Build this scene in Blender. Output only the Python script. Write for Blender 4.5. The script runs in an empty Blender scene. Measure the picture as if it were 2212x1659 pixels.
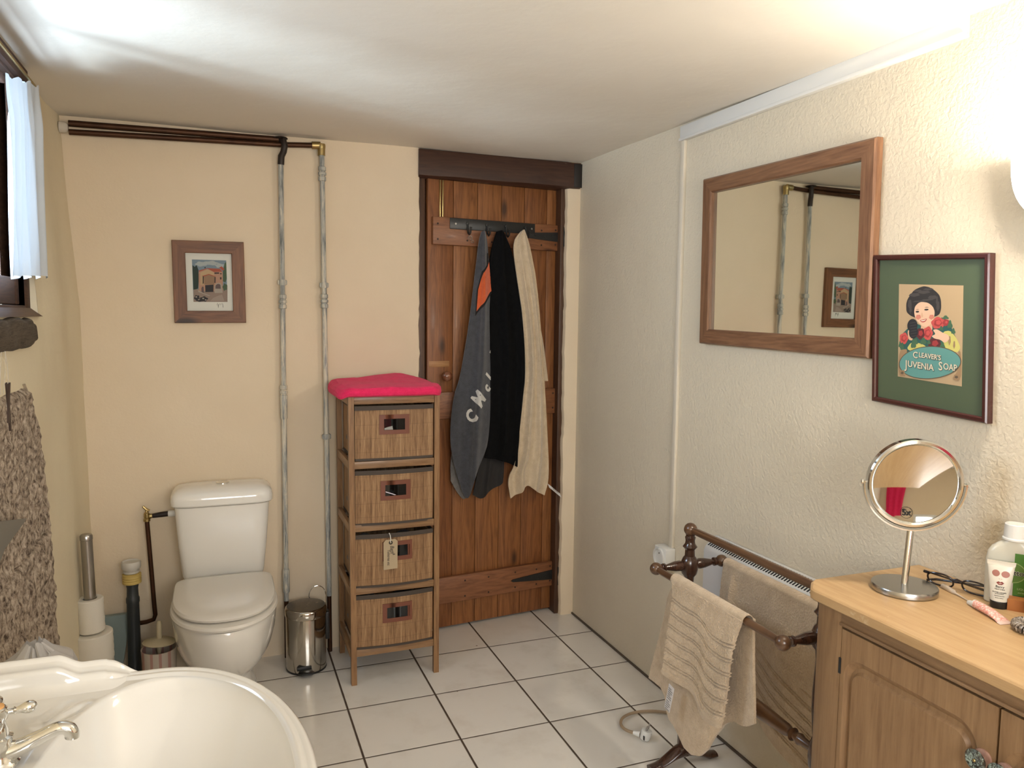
import bpy, bmesh, math, random
from math import sin, cos, pi, radians, sqrt, atan2, floor
from mathutils import Vector, Matrix, noise
from mathutils.bvhtree import BVHTree
random.seed(7)
SC = bpy.context.scene
COL = SC.collection

# ------------------------------------------------------------------ geometry
class G:
    def __init__(s): s.v = []; s.f = []
    def add(s, vs, fs):
        o = len(s.v); s.v += [tuple(p) for p in vs]; s.f += [tuple(i + o for i in f) for f in fs]; return s
    def box(s, x0, x1, y0, y1, z0, z1, bev=0, seg=2):
        if not bev:
            return s.add([(x, y, z) for x in (x0, x1) for y in (y0, y1) for z in (z0, z1)],
                         [(0, 1, 3, 2), (4, 6, 7, 5), (0, 4, 5, 1), (2, 3, 7, 6), (0, 2, 6, 4), (1, 5, 7, 3)])
        bm = bmesh.new(); bmesh.ops.create_cube(bm, size=1)
        for v in bm.verts:
            v.co = Vector(((x0 + x1) / 2 + v.co.x * (x1 - x0), (y0 + y1) / 2 + v.co.y * (y1 - y0), (z0 + z1) / 2 + v.co.z * (z1 - z0)))
        bmesh.ops.bevel(bm, geom=bm.edges[:], offset=bev, segments=seg, profile=.5, affect='EDGES', clamp_overlap=True)
        bm.verts.index_update()
        s.add([v.co[:] for v in bm.verts], [[v.index for v in f.verts] for f in bm.faces]); bm.free(); return s
    def loft(s, rings, cap=True, close=True):
        o = len(s.v); n = len(rings[0])
        for r in rings: s.v += [tuple(p) for p in r]
        for k in range(len(rings) - 1):
            for i in range(n if close else n - 1):
                j = (i + 1) % n
                s.f.append((o + k * n + i, o + k * n + j, o + (k + 1) * n + j, o + (k + 1) * n + i))
        if cap and close:
            s.f.append(tuple(o + i for i in reversed(range(n)))); s.f.append(tuple(o + (len(rings) - 1) * n + i for i in range(n)))
        return s
    def tube(s, pts, r, n=12, cap=True):
        P = [Vector(p) for p in pts]; R = r if isinstance(r, (list, tuple)) else [r] * len(P)
        rings = []; a = None
        for i, p in enumerate(P):
            t = (P[min(i + 1, len(P) - 1)] - P[max(i - 1, 0)]).normalized()
            if a is None: a = t.orthogonal().normalized()
            a = (a - t * a.dot(t)).normalized(); b = t.cross(a)
            rings.append([p + (a * cos(2 * pi * k / n) + b * sin(2 * pi * k / n)) * R[i] for k in range(n)])
        return s.loft(rings, cap)
    def lathe(s, prof, org=(0, 0, 0), axis=(0, 0, 1), n=32, cap=True, sx=1, sy=1):
        o = Vector(org); t = Vector(axis).normalized()
        a = Vector((1, 0, 0)) if abs(t.x) < .9 else Vector((0, 1, 0)); a = (a - t * a.dot(t)).normalized(); b = t.cross(a)
        return s.loft([[o + t * z + a * cos(2 * pi * k / n) * r * sx + b * sin(2 * pi * k / n) * r * sy for k in range(n)] for r, z in prof], cap)
    def prism(s, poly, fn, d0, d1):
        n = len(poly)
        vs = [fn(p[0], p[1], d0) for p in poly] + [fn(p[0], p[1], d1) for p in poly]
        return s.add(vs, [tuple(range(n)), tuple(reversed(range(n, 2 * n)))] + [(i, n + i, n + (i + 1) % n, (i + 1) % n) for i in range(n)])
    def grid(s, fn, nu, nv):
        o = len(s.v)
        for j in range(nv + 1):
            for i in range(nu + 1): s.v.append(tuple(fn(i / nu, j / nv)))
        for j in range(nv):
            for i in range(nu):
                a = o + j * (nu + 1) + i; s.f.append((a, a + 1, a + nu + 2, a + nu + 1))
        return s
    def sheet(s, fn, nu, nv, off):
        """a closed cloth: fn(u,v) the front skin, off(u,v) a vector to the back skin"""
        o = len(s.v); m = (nu + 1) * (nv + 1)
        for k in range(2):
            for j in range(nv + 1):
                for i in range(nu + 1):
                    p = Vector(fn(i / nu, j / nv))
                    if k: p += Vector(off)
                    s.v.append(tuple(p))
        W = nu + 1
        for j in range(nv):
            for i in range(nu):
                a = o + j * W + i
                s.f.append((a, a + 1, a + W + 1, a + W)); s.f.append((a + m, a + m + W, a + m + W + 1, a + m + 1))
        for i in range(nu):
            a = o + i; s.f.append((a, a + m, a + m + 1, a + 1))
            a = o + nv * W + i; s.f.append((a, a + 1, a + m + 1, a + m))
        for j in range(nv):
            a = o + j * W; s.f.append((a, a + W, a + m + W, a + m))
            a = o + j * W + nu; s.f.append((a, a + m, a + m + W, a + W))
        return s

def smooth_by_angle(me, ang):
    me.shade_smooth(); me.set_sharp_from_angle(angle=radians(ang))

def obj(name, g, mat, parent=None, loc=None, ang=35, kind=None, flip=True):
    base = Vector(loc) if loc is not None else Vector((0, 0, 0))
    q = parent
    if parent is not None:
        base = Vector(parent['_w'])
    me = bpy.data.meshes.new(name)
    me.from_pydata([tuple(Vector(p) - base) for p in g.v], [], g.f)
    bm = bmesh.new(); bm.from_mesh(me); bmesh.ops.remove_doubles(bm, verts=bm.verts[:], dist=1e-6)
    bmesh.ops.recalc_face_normals(bm, faces=bm.faces[:]); bm.to_mesh(me); bm.free()
    if ang: smooth_by_angle(me, ang)
    o = bpy.data.objects.new(name, me); COL.objects.link(o)
    me.materials.append(mat)
    o['_w'] = tuple(base)
    if parent is not None: o.parent = parent
    else: o.location = base
    if kind: o['kind'] = kind
    return o

def thing(name, label, cat, loc=(0, 0, 0), group=None, kind=None):
    o = bpy.data.objects.new(name, None); COL.objects.link(o); o.location = loc; o['_w'] = tuple(loc)
    o.empty_display_size = .05
    return tag(o, label, cat, group, kind)

def tag(o, label=None, cat=None, group=None, kind=None):
    if label: o['label'] = label
    if cat: o['category'] = cat
    if group: o['group'] = group
    if kind: o['kind'] = kind
    return o

def resample(poly, n):
    P = [Vector(p) for p in poly]; L = [0]
    for a, b in zip(P, P[1:]): L.append(L[-1] + (b - a).length)
    out = []; k = 0
    for i in range(n + 1):
        d = L[-1] * i / n
        while k < len(L) - 2 and L[k + 1] < d: k += 1
        t = 0 if L[k + 1] == L[k] else (d - L[k]) / (L[k + 1] - L[k])
        out.append(P[k].lerp(P[k + 1], min(max(t, 0), 1)))
    return out
def smoothed(poly, it=2):
    P = [Vector(p) for p in poly]
    for _ in range(it):
        Q = [P[0]]
        for a, b in zip(P, P[1:]): Q += [a.lerp(b, .25), a.lerp(b, .75)]
        Q.append(P[-1]); P = Q
    return P
def coons(top, bottom, left, right, K=80, sm=2):
    T, B, L, R = [resample(smoothed(q, sm), K) for q in (top, bottom, left, right)]
    def at(P, t):
        x = t * K; i = min(int(x), K - 1); return P[i].lerp(P[i + 1], x - i)
    def f(u, v):
        t, b, l, r = at(T, u), at(B, u), at(L, v), at(R, v)
        return t * (1 - v) + b * v + l * (1 - u) + r * u - (T[0] * (1 - u) * (1 - v) + T[K] * u * (1 - v) + B[0] * (1 - u) * v + B[K] * u * v)
    return f
def ell(cx, cy, rx, ry, n=32, a=0):
    return [(cx + rx * cos(2 * pi * k / n) * cos(a) - ry * sin(2 * pi * k / n) * sin(a), cy + rx * cos(2 * pi * k / n) * sin(a) + ry * sin(2 * pi * k / n) * cos(a)) for k in range(n)]
def sstep(a, b, x):
    t = min(max((x - a) / (b - a), 0), 1); return t * t * (3 - 2 * t)
def lerp_tab(tab, x):
    if x <= tab[0][0]: return tab[0][1]
    for (a, p), (b, q) in zip(tab, tab[1:]):
        if x <= b: return p + (q - p) * (x - a) / (b - a)
    return tab[-1][1]

def text_geo(txt, size, fn, depth=.0006, bold=0, shear=0, sx=1, align='CENTER'):
    """letters as a flat mesh; fn(u,v,d) puts a point of the lettering in the world"""
    cu = bpy.data.curves.new('t', 'FONT'); cu.body = txt; cu.size = size; cu.align_x = align; cu.align_y = 'CENTER'
    cu.offset = bold; cu.shear = shear; cu.resolution_u = 3
    o = bpy.data.objects.new('t', cu); COL.objects.link(o)
    dg = bpy.context.evaluated_depsgraph_get(); dg.update()
    me = bpy.data.meshes.new_from_object(o.evaluated_get(dg))
    g = G(); g.add([fn(v.co.x * sx, v.co.y, depth) for v in me.vertices], [list(p.vertices) for p in me.polygons])
    bpy.data.objects.remove(o); bpy.data.curves.remove(cu); bpy.data.meshes.remove(me)
    return g
def project(g, target, direction, off, cut=.01):
    """lay the flat geometry g onto the surface of target (a G), along direction"""
    bm = bmesh.new()
    vs = [bm.verts.new(p) for p in g.v]
    for f in g.f:
        try: bm.faces.new([vs[i] for i in f])
        except Exception: pass
    bmesh.ops.triangulate(bm, faces=bm.faces[:])
    for _ in range(4):
        es = [e for e in bm.edges if e.calc_length() > cut]
        if not es: break
        bmesh.ops.subdivide_edges(bm, edges=es, cuts=1); bmesh.ops.triangulate(bm, faces=bm.faces[:])
    tree = BVHTree.FromPolygons([Vector(p) for p in target.v], target.f)
    d = Vector(direction).normalized()
    dead = []
    for v in bm.verts:
        h = tree.ray_cast(v.co - d * .5, d)
        if h[0] is None: dead.append(v)
        else: v.co = h[0] - d * off
    if dead: bmesh.ops.delete(bm, geom=dead, context='VERTS')
    bm.verts.index_update(); r = G(); r.add([v.co[:] for v in bm.verts], [[v.index for v in f.verts] for f in bm.faces]); bm.free(); return r

# ------------------------------------------------------------------ materials
class Mt:
    def __init__(s, name, color=(.8, .8, .8), rough=.5, metal=0, spec=.5, **kw):
        s.m = bpy.data.materials.new(name); s.m.use_nodes = True; s.n = s.m.node_tree.nodes; s.l = s.m.node_tree.links
        s.b = s.n['Principled BSDF']; s.set('Base Color', (*color, 1)); s.set('Roughness', rough); s.set('Metallic', metal); s.set('Specular IOR Level', spec)
        for k, v in kw.items(): s.set(k.replace('_', ' '), v)
    def set(s, k, v):
        if hasattr(v, 'is_linked') : s.l.new(v, s.b.inputs[k])
        else: s.b.inputs[k].default_value = v
        return s
    def node(s, t, **kw):
        n = s.n.new(t)
        for k, v in kw.items():
            if k.startswith('i_'):
                key = k[2:]; key = int(key) if key.isdigit() else key.replace('_', ' ')
                if hasattr(v, 'is_linked'): s.l.new(v, n.inputs[key])
                else: n.inputs[key].default_value = v
            else: setattr(n, k, v)
        return n
    def coord(s, scale=(1, 1, 1), kind='Object', rot=(0, 0, 0)):
        c = s.node('ShaderNodeTexCoord')
        return s.node('ShaderNodeMapping', i_Vector=c.outputs[kind], i_Scale=scale, i_Rotation=rot).outputs[0]
    def noise(s, vec, scale, detail=4, rough=.5, dist=0):
        return s.node('ShaderNodeTexNoise', i_Vector=vec, i_Scale=scale, i_Detail=detail, i_Roughness=rough, i_Distortion=dist).outputs[0]
    def ramp(s, fac, stops):
        r = s.node('ShaderNodeValToRGB', i_Fac=fac); e = r.color_ramp.elements
        while len(e) < len(stops): e.new(.5)
        for k, (p, c) in enumerate(stops): e[k].position = p; e[k].color = (*c, 1) if len(c) == 3 else c
        return r.outputs[0]
    def mix(s, fac, a, b, blend='MIX'):
        n = s.n.new('ShaderNodeMix'); n.data_type = 'RGBA'; n.blend_type = blend
        for key, v in ((0, fac), (6, a), (7, b)):
            if hasattr(v, 'is_linked'): s.l.new(v, n.inputs[key])
            else: n.inputs[key].default_value = v if key == 0 else ((*v, 1) if len(v) == 3 else v)
        return n.outputs[2]
    def math(s, op, a, b=0, c=0):
        n = s.n.new('ShaderNodeMath'); n.operation = op
        for k, v in enumerate((a, b, c)):
            if hasattr(v, 'is_linked'): s.l.new(v, n.inputs[k])
            else: n.inputs[k].default_value = v
        return n.outputs[0]
    def bump(s, h, strength, dist=.002, prev=None):
        n = s.node('ShaderNodeBump', i_Height=h, i_Strength=strength, i_Distance=dist)
        if prev is not None: s.l.new(prev, n.inputs['Normal'])
        s.l.new(n.outputs[0], s.b.inputs['Normal']); return n.outputs[0]

def plain(name, c, r=.5, metal=0, **kw): return Mt(name, c, r, metal, **kw).m
def wood(name, light, dark, axis='Z', rough=.5, grain=1, knots=0, coat=0, island=0, scale=1, worn=None, bw=.5):
    t = Mt(name, light, rough)
    sc = {'X': (.7, 9, 9), 'Y': (9, .7, 9), 'Z': (9, 9, .7)}[axis]
    sc = tuple(k * scale for k in sc); v = t.coord(sc)
    if island:
        g = t.node('ShaderNodeNewGeometry').outputs['Random Per Island']
        cb = t.node('ShaderNodeCombineXYZ', i_X=t.math('MULTIPLY', g, 31), i_Y=t.math('MULTIPLY', g, 17), i_Z=t.math('MULTIPLY', g, 9))
        v = t.node('ShaderNodeVectorMath', operation='ADD', i_0=v, i_1=cb.outputs[0]).outputs[0]
    n1 = t.noise(v, 2.2, 3, .55, 1.2); n2 = t.noise(v, 14, 6, .65, .3)
    band = t.math('FRACT', t.math('MULTIPLY', n1, 7 * grain))
    band = t.math('ABSOLUTE', t.math('SUBTRACT', band, .5))
    f = t.math('ADD', t.math('MULTIPLY', band, bw), t.math('MULTIPLY', n2, .95 - bw * .5))
    mid = tuple((a + b) / 2 for a, b in zip(light, dark))
    col = t.ramp(f, [(.22, dark), (.45, mid), (.72, light)])
    if island:
        col = t.mix(.75, col, t.ramp(g, [(0, (.62, .5, .45)), (.5, (.85, .82, .8)), (1, (1.15, 1.12, 1.05))]), 'MULTIPLY')
    if knots:
        kv = t.coord({'X': (3, 8, 8), 'Y': (8, 3, 8), 'Z': (8, 8, 3)}[axis])
        vo = t.node('ShaderNodeTexVoronoi', i_Vector=kv, i_Scale=knots).outputs['Distance']
        col = t.mix(t.ramp(vo, [(.06, (1, 1, 1)), (.16, (0, 0, 0))]), col, tuple(k * .35 for k in dark))
    if worn:
        w = t.noise(t.coord((1, 1, 1)), 9, 8, .7, .6)
        col = t.mix(t.ramp(w, [(.62, (0, 0, 0)), (.7, (1, 1, 1))]), col, worn)
    t.set('Base Color', col); t.bump(f, .25, .001)
    if coat: t.set('Coat Weight', coat); t.set('Coat Roughness', .15)
    return t.m
def wallpaint(name, c, c2, bs=.25, sc=70, bd=.003, blot=2.0):
    t = Mt(name, c, .75, spec=.25); v = t.coord()
    t.set('Base Color', t.mix(t.ramp(t.noise(v, blot, 4, .6), [(.35, (0, 0, 0)), (.7, (1, 1, 1))]), c, c2))
    a = t.noise(v, sc, 2, .5, .45); b = t.noise(v, 5, 3, .5)
    p = t.bump(b, .25, .02); t.bump(a, bs, bd, p); return t.m
def terry(name, c, c2=None, sc=450, bs=.6, rough=.95, sheen=.4):
    t = Mt(name, c, rough, spec=.1); v = t.coord()
    n = t.noise(v, sc, 2, .7); m = t.noise(v, 40, 4, .6)
    c2 = c2 or tuple(k * .72 for k in c)
    t.set('Base Color', t.mix(t.ramp(t.mix(.5, n, m), [(.35, (0, 0, 0)), (.62, (1, 1, 1))]), c2, c))
    t.set('Sheen Weight', sheen); t.set('Sheen Roughness', .6)
    p = t.bump(m, .12, .003); t.bump(n, bs, .0015, p); return t.m
def clear_glass(name, tint=(.96, .98, 1)):
    t = Mt(name); tp = t.n.new('ShaderNodeBsdfTransparent'); tp.inputs[0].default_value = (*tint, 1)
    gl = t.n.new('ShaderNodeBsdfGlossy'); gl.inputs['Roughness'].default_value = .02
    mx = t.n.new('ShaderNodeMixShader'); mx.inputs[0].default_value = .05
    t.l.new(tp.outputs[0], mx.inputs[1]); t.l.new(gl.outputs[0], mx.inputs[2]); t.l.new(mx.outputs[0], t.n['Material Output'].inputs[0]); return t
CHROME = plain('chrome', (.78, .78, .76), .09, 1)
STEEL = plain('brushed_steel', (.42, .40, .37), .28, 1)
BRASS = plain('old_brass', (.42, .32, .14), .35, 1)
PORC = Mt('porcelain', (.80, .78, .73), .1, Coat_Weight=.5, Coat_Roughness=.04).m
PORCB = Mt('basin_porcelain', (.66, .645, .61), .1, Coat_Weight=.5, Coat_Roughness=.04).m
PORC2 = Mt('seat_plastic', (.72, .69, .63), .2).m
BLACK = plain('black_metal', (.012, .012, .012), .4)
WHITEP = plain('white_plastic', (.72, .72, .70), .35)
INK = plain('black_ink', (.01, .01, .01), .6)
# ------------------------------------------------------------------ room shell
BW, RW, CH, FY = -.11, 1.17, 2.15, -4.3            # back wall, right wall, ceiling height, wall behind the camera
cream = wallpaint('cream_paint', (.74, .625, .47), (.70, .585, .43), .2, 90)
creamR = wallpaint('cream_roller_paint', (.66, .59, .47), (.63, .56, .44), .6, 95, .004)
creamL = wallpaint('cream_lime_paint', (.76, .68, .50), (.71, .62, .45), .2, 60)
ceilm = wallpaint('white_ceiling_paint', (.72, .68, .61), (.70, .66, .59), .12, 60)
def struct(name, g, m, parent=None, **k):
    return obj(name, g, m, parent, kind='structure', **k) if parent is None else obj(name, g, m, parent, **k)

# floor: white 33 cm tiles with dark joints
t = Mt('floor_tiles', (.6, .56, .5), .22); v = t.coord(); sp = t.node('ShaderNodeSeparateXYZ', i_Vector=v)
S = .33
def joint(c, w):
    f = t.math('DIVIDE', sp.outputs[c], S); fr = t.math('SUBTRACT', f, t.math('ROUND', f))
    wob = t.math('MULTIPLY', t.math('SUBTRACT', t.noise(v, 25, 3), .5), .004)
    return t.math('SUBTRACT', t.math('ABSOLUTE', fr), t.math('ADD', wob, w / S / 2)), t.math('FLOOR', t.math('ADD', f, .5))
jx, cx_ = joint(0, .0062); jy, cy_ = joint(1, .0042)
d = t.math('MULTIPLY', t.math('MINIMUM', jx, jy), S)
jm = t.ramp(t.math('MULTIPLY', d, 300), [(0, (1, 1, 1)), (.35, (0, 0, 0))])
cell = t.node('ShaderNodeCombineXYZ', i_X=t.math('FLOOR', t.math('DIVIDE', sp.outputs[0], S)), i_Y=t.math('FLOOR', t.math('DIVIDE', sp.outputs[1], S)))
wn = t.node('ShaderNodeTexWhiteNoise', i_Vector=cell.outputs[0]).outputs['Value']
tc = t.mix(wn, (.74, .71, .66), (.79, .76, .71))
tc = t.mix(t.ramp(t.noise(v, 6, 6, .65), [(.5, (0, 0, 0)), (.75, (1, 1, 1))]), tc, (.68, .64, .58))
tc = t.mix(t.ramp(t.node('ShaderNodeTexVoronoi', i_Vector=v, i_Scale=7).outputs['Distance'], [(.02, (1, 1, 1)), (.03, (0, 0, 0))]), tc, (.2, .15, .1))
grime = t.mix(t.noise(v, 3, 3), (.035, .022, .014), (.09, .06, .04))
t.set('Base Color', t.mix(jm, tc, grime)); t.set('Roughness', t.math('ADD', .16, t.math('MULTIPLY', jm, .6)))
t.bump(t.math('MINIMUM', t.math('MULTIPLY', d, 300), 1), .6, .0015)
t.set('Coat Weight', .2); t.set('Coat Roughness', .08)
struct('floor', G().box(-1.25, 1.4, FY - .1, .6, -.08, 0), t.m)
def ceil_z(x, y): return 2.150 + (.014 * (y + .1)) + .004 * noise.noise(Vector((x * 2, y * 2, 0)))
g = G(); g.grid(lambda u, v: (-1.2 + 2.6 * u, FY - .1 + (4.6) * v, ceil_z(-1.2 + 2.6 * u, FY - .1 + 4.6 * v)), 52, 90)
m0 = len(g.v); g.box(-1.2, 1.4, FY - .1, .2, 2.2, 2.3)
struct('ceiling', g, ceilm)

# wall with the doorway: plaster with ragged edges at the opening
def ragged(z, s): return .006 * noise.noise(Vector((s, z * 9, 0))) + .004 * noise.noise(Vector((s, z * 31, 3)))
g = G()
def strip(xa, xb, za, zb, n, rag=None):
    rings = []
    for k in range(n + 1):
        z = za + (zb - za) * k / n; a, b = xa, xb
        if rag == 'R': b += ragged(z, 1)
        if rag == 'L': a += ragged(z, 7)
        r = .012
        rings.append([(a, .12, z), (a, BW + r, z), (a + r * .3, BW + r * .3, z), (a + r, BW, z), (b - r, BW, z), (b - r * .3, BW + r * .3, z), (b, BW + r, z), (b, .12, z)])
    g.loft(rings)
strip(-1.05, .407, -.01, 2.17, 90, 'R'); strip(1.103, 1.27, -.01, 2.17, 90, 'L')
g.box(.38, 1.2, -.075, .12, 2.035, 2.17)
struct('wall_back', g, cream)
struct('wall_right', G().box(RW, RW + .12, FY - .1, .1, -.01, 2.17), creamR)
g = G(); g.box(-1.2, -.75, FY - .1, FY, -.01, 2.17); g.box(.55, 1.3, FY - .1, FY, -.01, 2.17); g.box(-.75, .55, FY - .1, FY, -.01, 1.0); g.box(-.75, .55, FY - .1, FY, 2.0, 2.17)
struct('wall_front', g, cream)
wf = thing('fill_window', 'unseen white framed window added behind the photographer for fill light', 'window', (-.1, FY, 1.0), kind='structure')  # made-up window, added so fill light can enter from behind the camera
g = G()
for a_, b_, c_, d_ in ((-.75, -.70, 1.0, 2.0), (.50, .55, 1.0, 2.0), (-.125, -.075, 1.05, 1.95), (-.70, .50, 1.0, 1.05), (-.70, .50, 1.95, 2.0)): g.box(a_, b_, FY - .06, FY - .01, c_, d_, .004)
obj('window_frame', g, WHITEP, wf)
# dark filler between floor and right wall
struct('baseboard_right', G().box(RW - .006, RW + .01, FY, BW, 0, .008), plain('dark_joint', (.10, .075, .055), .9))

# wall with the window, hand plastered, leaning a little
WY0, WY1, WZ0, WZ1 = -1.75, -.775, 1.425, 2.095
def lx(y, z):
    x = lerp_tab([(0, -.882), (.5, -.884), (1.2, -.893), (1.45, -.895), (1.82, -.921), (2.15, -.94)], z)
    x += -.012 * sstep(-.35, -.75, y) * (1 - sstep(1.9, 2.1, z)) + .02 * sstep(2.0, 2.15, z) * sstep(-.4, -1.0, y)
    x += .004 * noise.noise(Vector((y * 4, z * 3, 1))) + .0015 * noise.noise(Vector((y * 15, z * 12, 4)))
    x += -.010 * math.exp(-((y + .30) / .12) ** 2) * sstep(.3, .9, z)
    return x
ys = [FY + (WY0 - FY) * k / 60 for k in range(60)] + [WY0 + (WY1 - WY0) * k / 24 for k in range(24)] + [WY1 + (.0 - WY1) * k / 30 for k in range(31)]
zs = [-.01 + (WZ0 + .01) * k / 36 for k in range(36)] + [WZ0 + (WZ1 - WZ0) * k / 16 for k in range(16)] + [WZ1 + (2.17 - WZ1) * k / 3 for k in range(4)]
g = G(); W = len(ys)
g.v = [(lx(y, z), y, z) for z in zs for y in ys]
for j in range(len(zs) - 1):
    for i in range(W - 1):
        if WY0 - 1e-6 <= ys[i] < WY1 - 1e-6 and WZ0 - 1e-6 <= zs[j] < WZ1 - 1e-6: continue
        a = j * W + i; g.f.append((a, a + 1, a + W + 1, a + W))
xo = -1.22
for (ya, za, yb, zb) in ((WY0, WZ0, WY1, WZ0), (WY1, WZ0, WY1, WZ1), (WY1, WZ1, WY0, WZ1), (WY0, WZ1, WY0, WZ0)):
    n = 10
    for k in range(n):
        y1, z1, y2, z2 = ya + (yb - ya) * k / n, za + (zb - za) * k / n, ya + (yb - ya) * (k + 1) / n, za + (zb - za) * (k + 1) / n
        g.add([(lx(y1, z1), y1, z1), (lx(y2, z2), y2, z2), (xo, y2, z2), (xo, y1, z1)], [(0, 1, 2, 3)])
struct('wall_left', g, creamL)
# outer leaf of the thick wall
g = G(); g.box(xo, -1.0, FY - .1, WY0, -.01, 2.17); g.box(xo, -1.0, WY1, .1, -.01, 2.17)
g.box(xo, -1.0, WY0, WY1, -.01, WZ0); g.box(xo, -1.0, WY0, WY1, WZ1, 2.17)
struct('trim_7', g, cream)

# window: dark wood frame, lintel, sill timber
DARKW = wood('dark_stained_wood', (.085, .035, .016), (.03, .012, .006), 'Y', .8)
SILLW = wood('weathered_sill_wood', (.10, .075, .05), (.02, .013, .009), 'Y', .85, 2, worn=(.02, .016, .012), scale=1.5)
win = thing('window_1', 'dark wooden window behind the white curtain in the left wall', 'window', (-.95, -1.26, WZ0), kind='structure')
g = G(); xa, xb = -.985, -.925
g.box(xa, xb, WY1 - .055, WY1 + .004, WZ0, WZ1, .004); g.box(xa, xb, WY0 - .004, WY0 + .055, WZ0, WZ1, .004)
g.box(xa, xb, WY0 + .055, WY1 - .055, WZ1 - .018, WZ1, .004); g.box(xa, xb, WY0 + .055, WY1 - .055, WZ0, WZ0 + .03, .004)
obj('window_frame', g, DARKW, win)
g = G(); y0, y1, z0, z1 = WY0 + .057, WY1 - .057, WZ0 + .032, WZ1 - .019
for a, b, c, d_ in ((y0, y0 + .045, z0, z1), (y1 - .045, y1, z0, z1), (y0 + .045, y1 - .045, z0, z0 + .075), (y0 + .045, y1 - .045, z1 - .022, z1), (-1.285, -1.24, z0 + .075, z1 - .022)):
    g.box(-.975, -.94, a, b, c, d_, .004)
obj('window_sash', g, DARKW, win)
gl = clear_glass('window_glass')
obj('pane', G().box(-.958, -.955, y0 + .045, y1 - .045, z0 + .075, z1 - .022), gl.m, win)
g = G(); g.box(xa, -.912, WY0, WY1 + .03, 2.085, 2.128, .003); obj('window_lintel', g, DARKW, win)
def rough_beam(ya, yb, za, zb, x0, x1, amp, n=40):
    rings = []
    for k in range(n + 1):
        y = ya + (yb - ya) * k / n; e = 1 - .35 * sstep(n - 3, n, k); zc = (za + zb) / 2; h = (zb - za) / 2; r = []
        for q in range(24):
            a = 2 * pi * q / 24; cx, cz = cos(a), sin(a)
            sx = math.copysign(abs(cx) ** .35, cx); sz = math.copysign(abs(cz) ** .35, cz)
            x = (x0 + x1) / 2 + (x1 - x0) / 2 * sx * (1 - .1 * (1 - e)); z = zc + h * sz * e
            nn = noise.noise(Vector((x * 20, y * 14, z * 20))) * amp
            r.append((x + nn, y, z + nn * .7))
        rings.append(r)
    return G().loft(rings)
g = rough_beam(WY0 - .15, -.872, 1.338, 1.422, -1.0, -.888, .006)
obj('window_sill', g, SILLW, win, ang=60)
obj('sill_moulding', G().prism([(-.955, 1.424), (-.955, 1.448), (-.925, 1.448), (-.895, 1.424)], lambda a, b, d: (a, d, b), WY0, WY1 + .003), wood('brown_sill_board', (.10, .045, .022), (.045, .02, .01), 'Y', .5), win)

# rough stone pier below the window
t = Mt('pitted_limestone', (.3, .25, .2), .95, spec=.15); v = t.coord()
n1 = t.noise(v, 7, 5, .65); n2 = t.noise(v, 55, 8, .7, .1)
c = t.ramp(n2, [(.36, (.06, .042, .03)), (.44, (.24, .185, .14)), (.55, (.46, .38, .30)), (.7, (.64, .56, .46))])
c = t.mix(t.ramp(n1, [(.42, (0, 0, 0)), (.62, (1, 1, 1))]), c, t.ramp(n2, [(.38, (.10, .072, .055)), (.6, (.50, .41, .32))]))
t.set('Base Color', c); pb = t.bump(n1, .4, .02); t.bump(n2, .9, .006, pb); STONE = t.m
def pier(u, v):
    z = 1.245 * (1 - v); yr = lerp_tab([(0, -.752), (.4, -.767), (.565, -.781), (.785, -.803), (.93, -.838), (1.07, -.871), (1.22, -.975), (1.26, -1.03)], z)
    y = yr + (-1.62 - yr) * u; e = min(u / .03, 1) * min(v / .02, 1)
    p = Vector((y * 12, z * 12, 0)); course = -.012 * math.exp(-((z - .80) / .006) ** 2) - .009 * math.exp(-((z - .60) / .005) ** 2)
    return (lx(y, z) - .012 + e * (.026 + .009 * noise.fractal(p * 1.6, 1, 2, 5) + course), y, z)
g = G().sheet(pier, 150, 190, (-.04, 0, 0))
struct('trim_5', g, STONE, ang=0)
def pierrim(u, v):
    z = 1.25 * (1 - v); y, _, _ = 0, 0, 0
    x, y, z = pier(0, v); w = .03 + .012 * noise.noise(Vector((z * 9, 0, 5)))
    y = y - .012 + w * u
    return (lx(y, z) + .008 * (1 - u ** 2) + .002 * noise.noise(Vector((y * 50, z * 50, 0))) - .001, y, z)
struct('trim_6', G().sheet(pierrim, 6, 90, (-.02, 0, 0)), wallpaint('crumbling_lime_mortar', (.55, .47, .36), (.40, .30, .22), .8, 120, .004, 14), ang=0)

# ------------------------------------------------------------------ doorway
FRW = wood('dark_brown_frame_wood', (.10, .045, .022), (.035, .015, .008), 'Z', .5, worn=(.05, .03, .018))
g = G(); g.box(.398, .437, -.085, .05, 0, 2.035, .004); g.box(1.083, 1.108, -.085, .05, 0, 2.035, .004)
g.box(.437, 1.083, -.0, .05, 2.0, 2.035)
struct('trim_1', g, FRW)
t = wood('painted_lintel_wood', (.065, .028, .016), (.03, .012, .008), 'X', .45, worn=(.13, .10, .08), scale=.8)
g = G(); n = 50; rings = []
for k in range(n + 1):
    x = .400 + .765 * k / n; r = []
    zl = 2.030 + .004 * noise.noise(Vector((x * 6, 0, 0))); zh = 2.147
    for (yy, zz) in ((-.0, zl), (-.108, zl), (-.122, zl + .008), (-.122, zh - .008), (-.118, zh), (0, zh)):
        r.append((x, yy + .002 * noise.noise(Vector((x * 14, zz * 9, 2))), zz))
    rings.append(r)
struct('trim_2', g.loft(rings), t)
g = G().box(1.13, 1.172, -.1235, -.119, 2.035, 2.142, .002); struct('trim_8', g, plain('black_tar_stain', (.012, .008, .006), .6))

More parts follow.
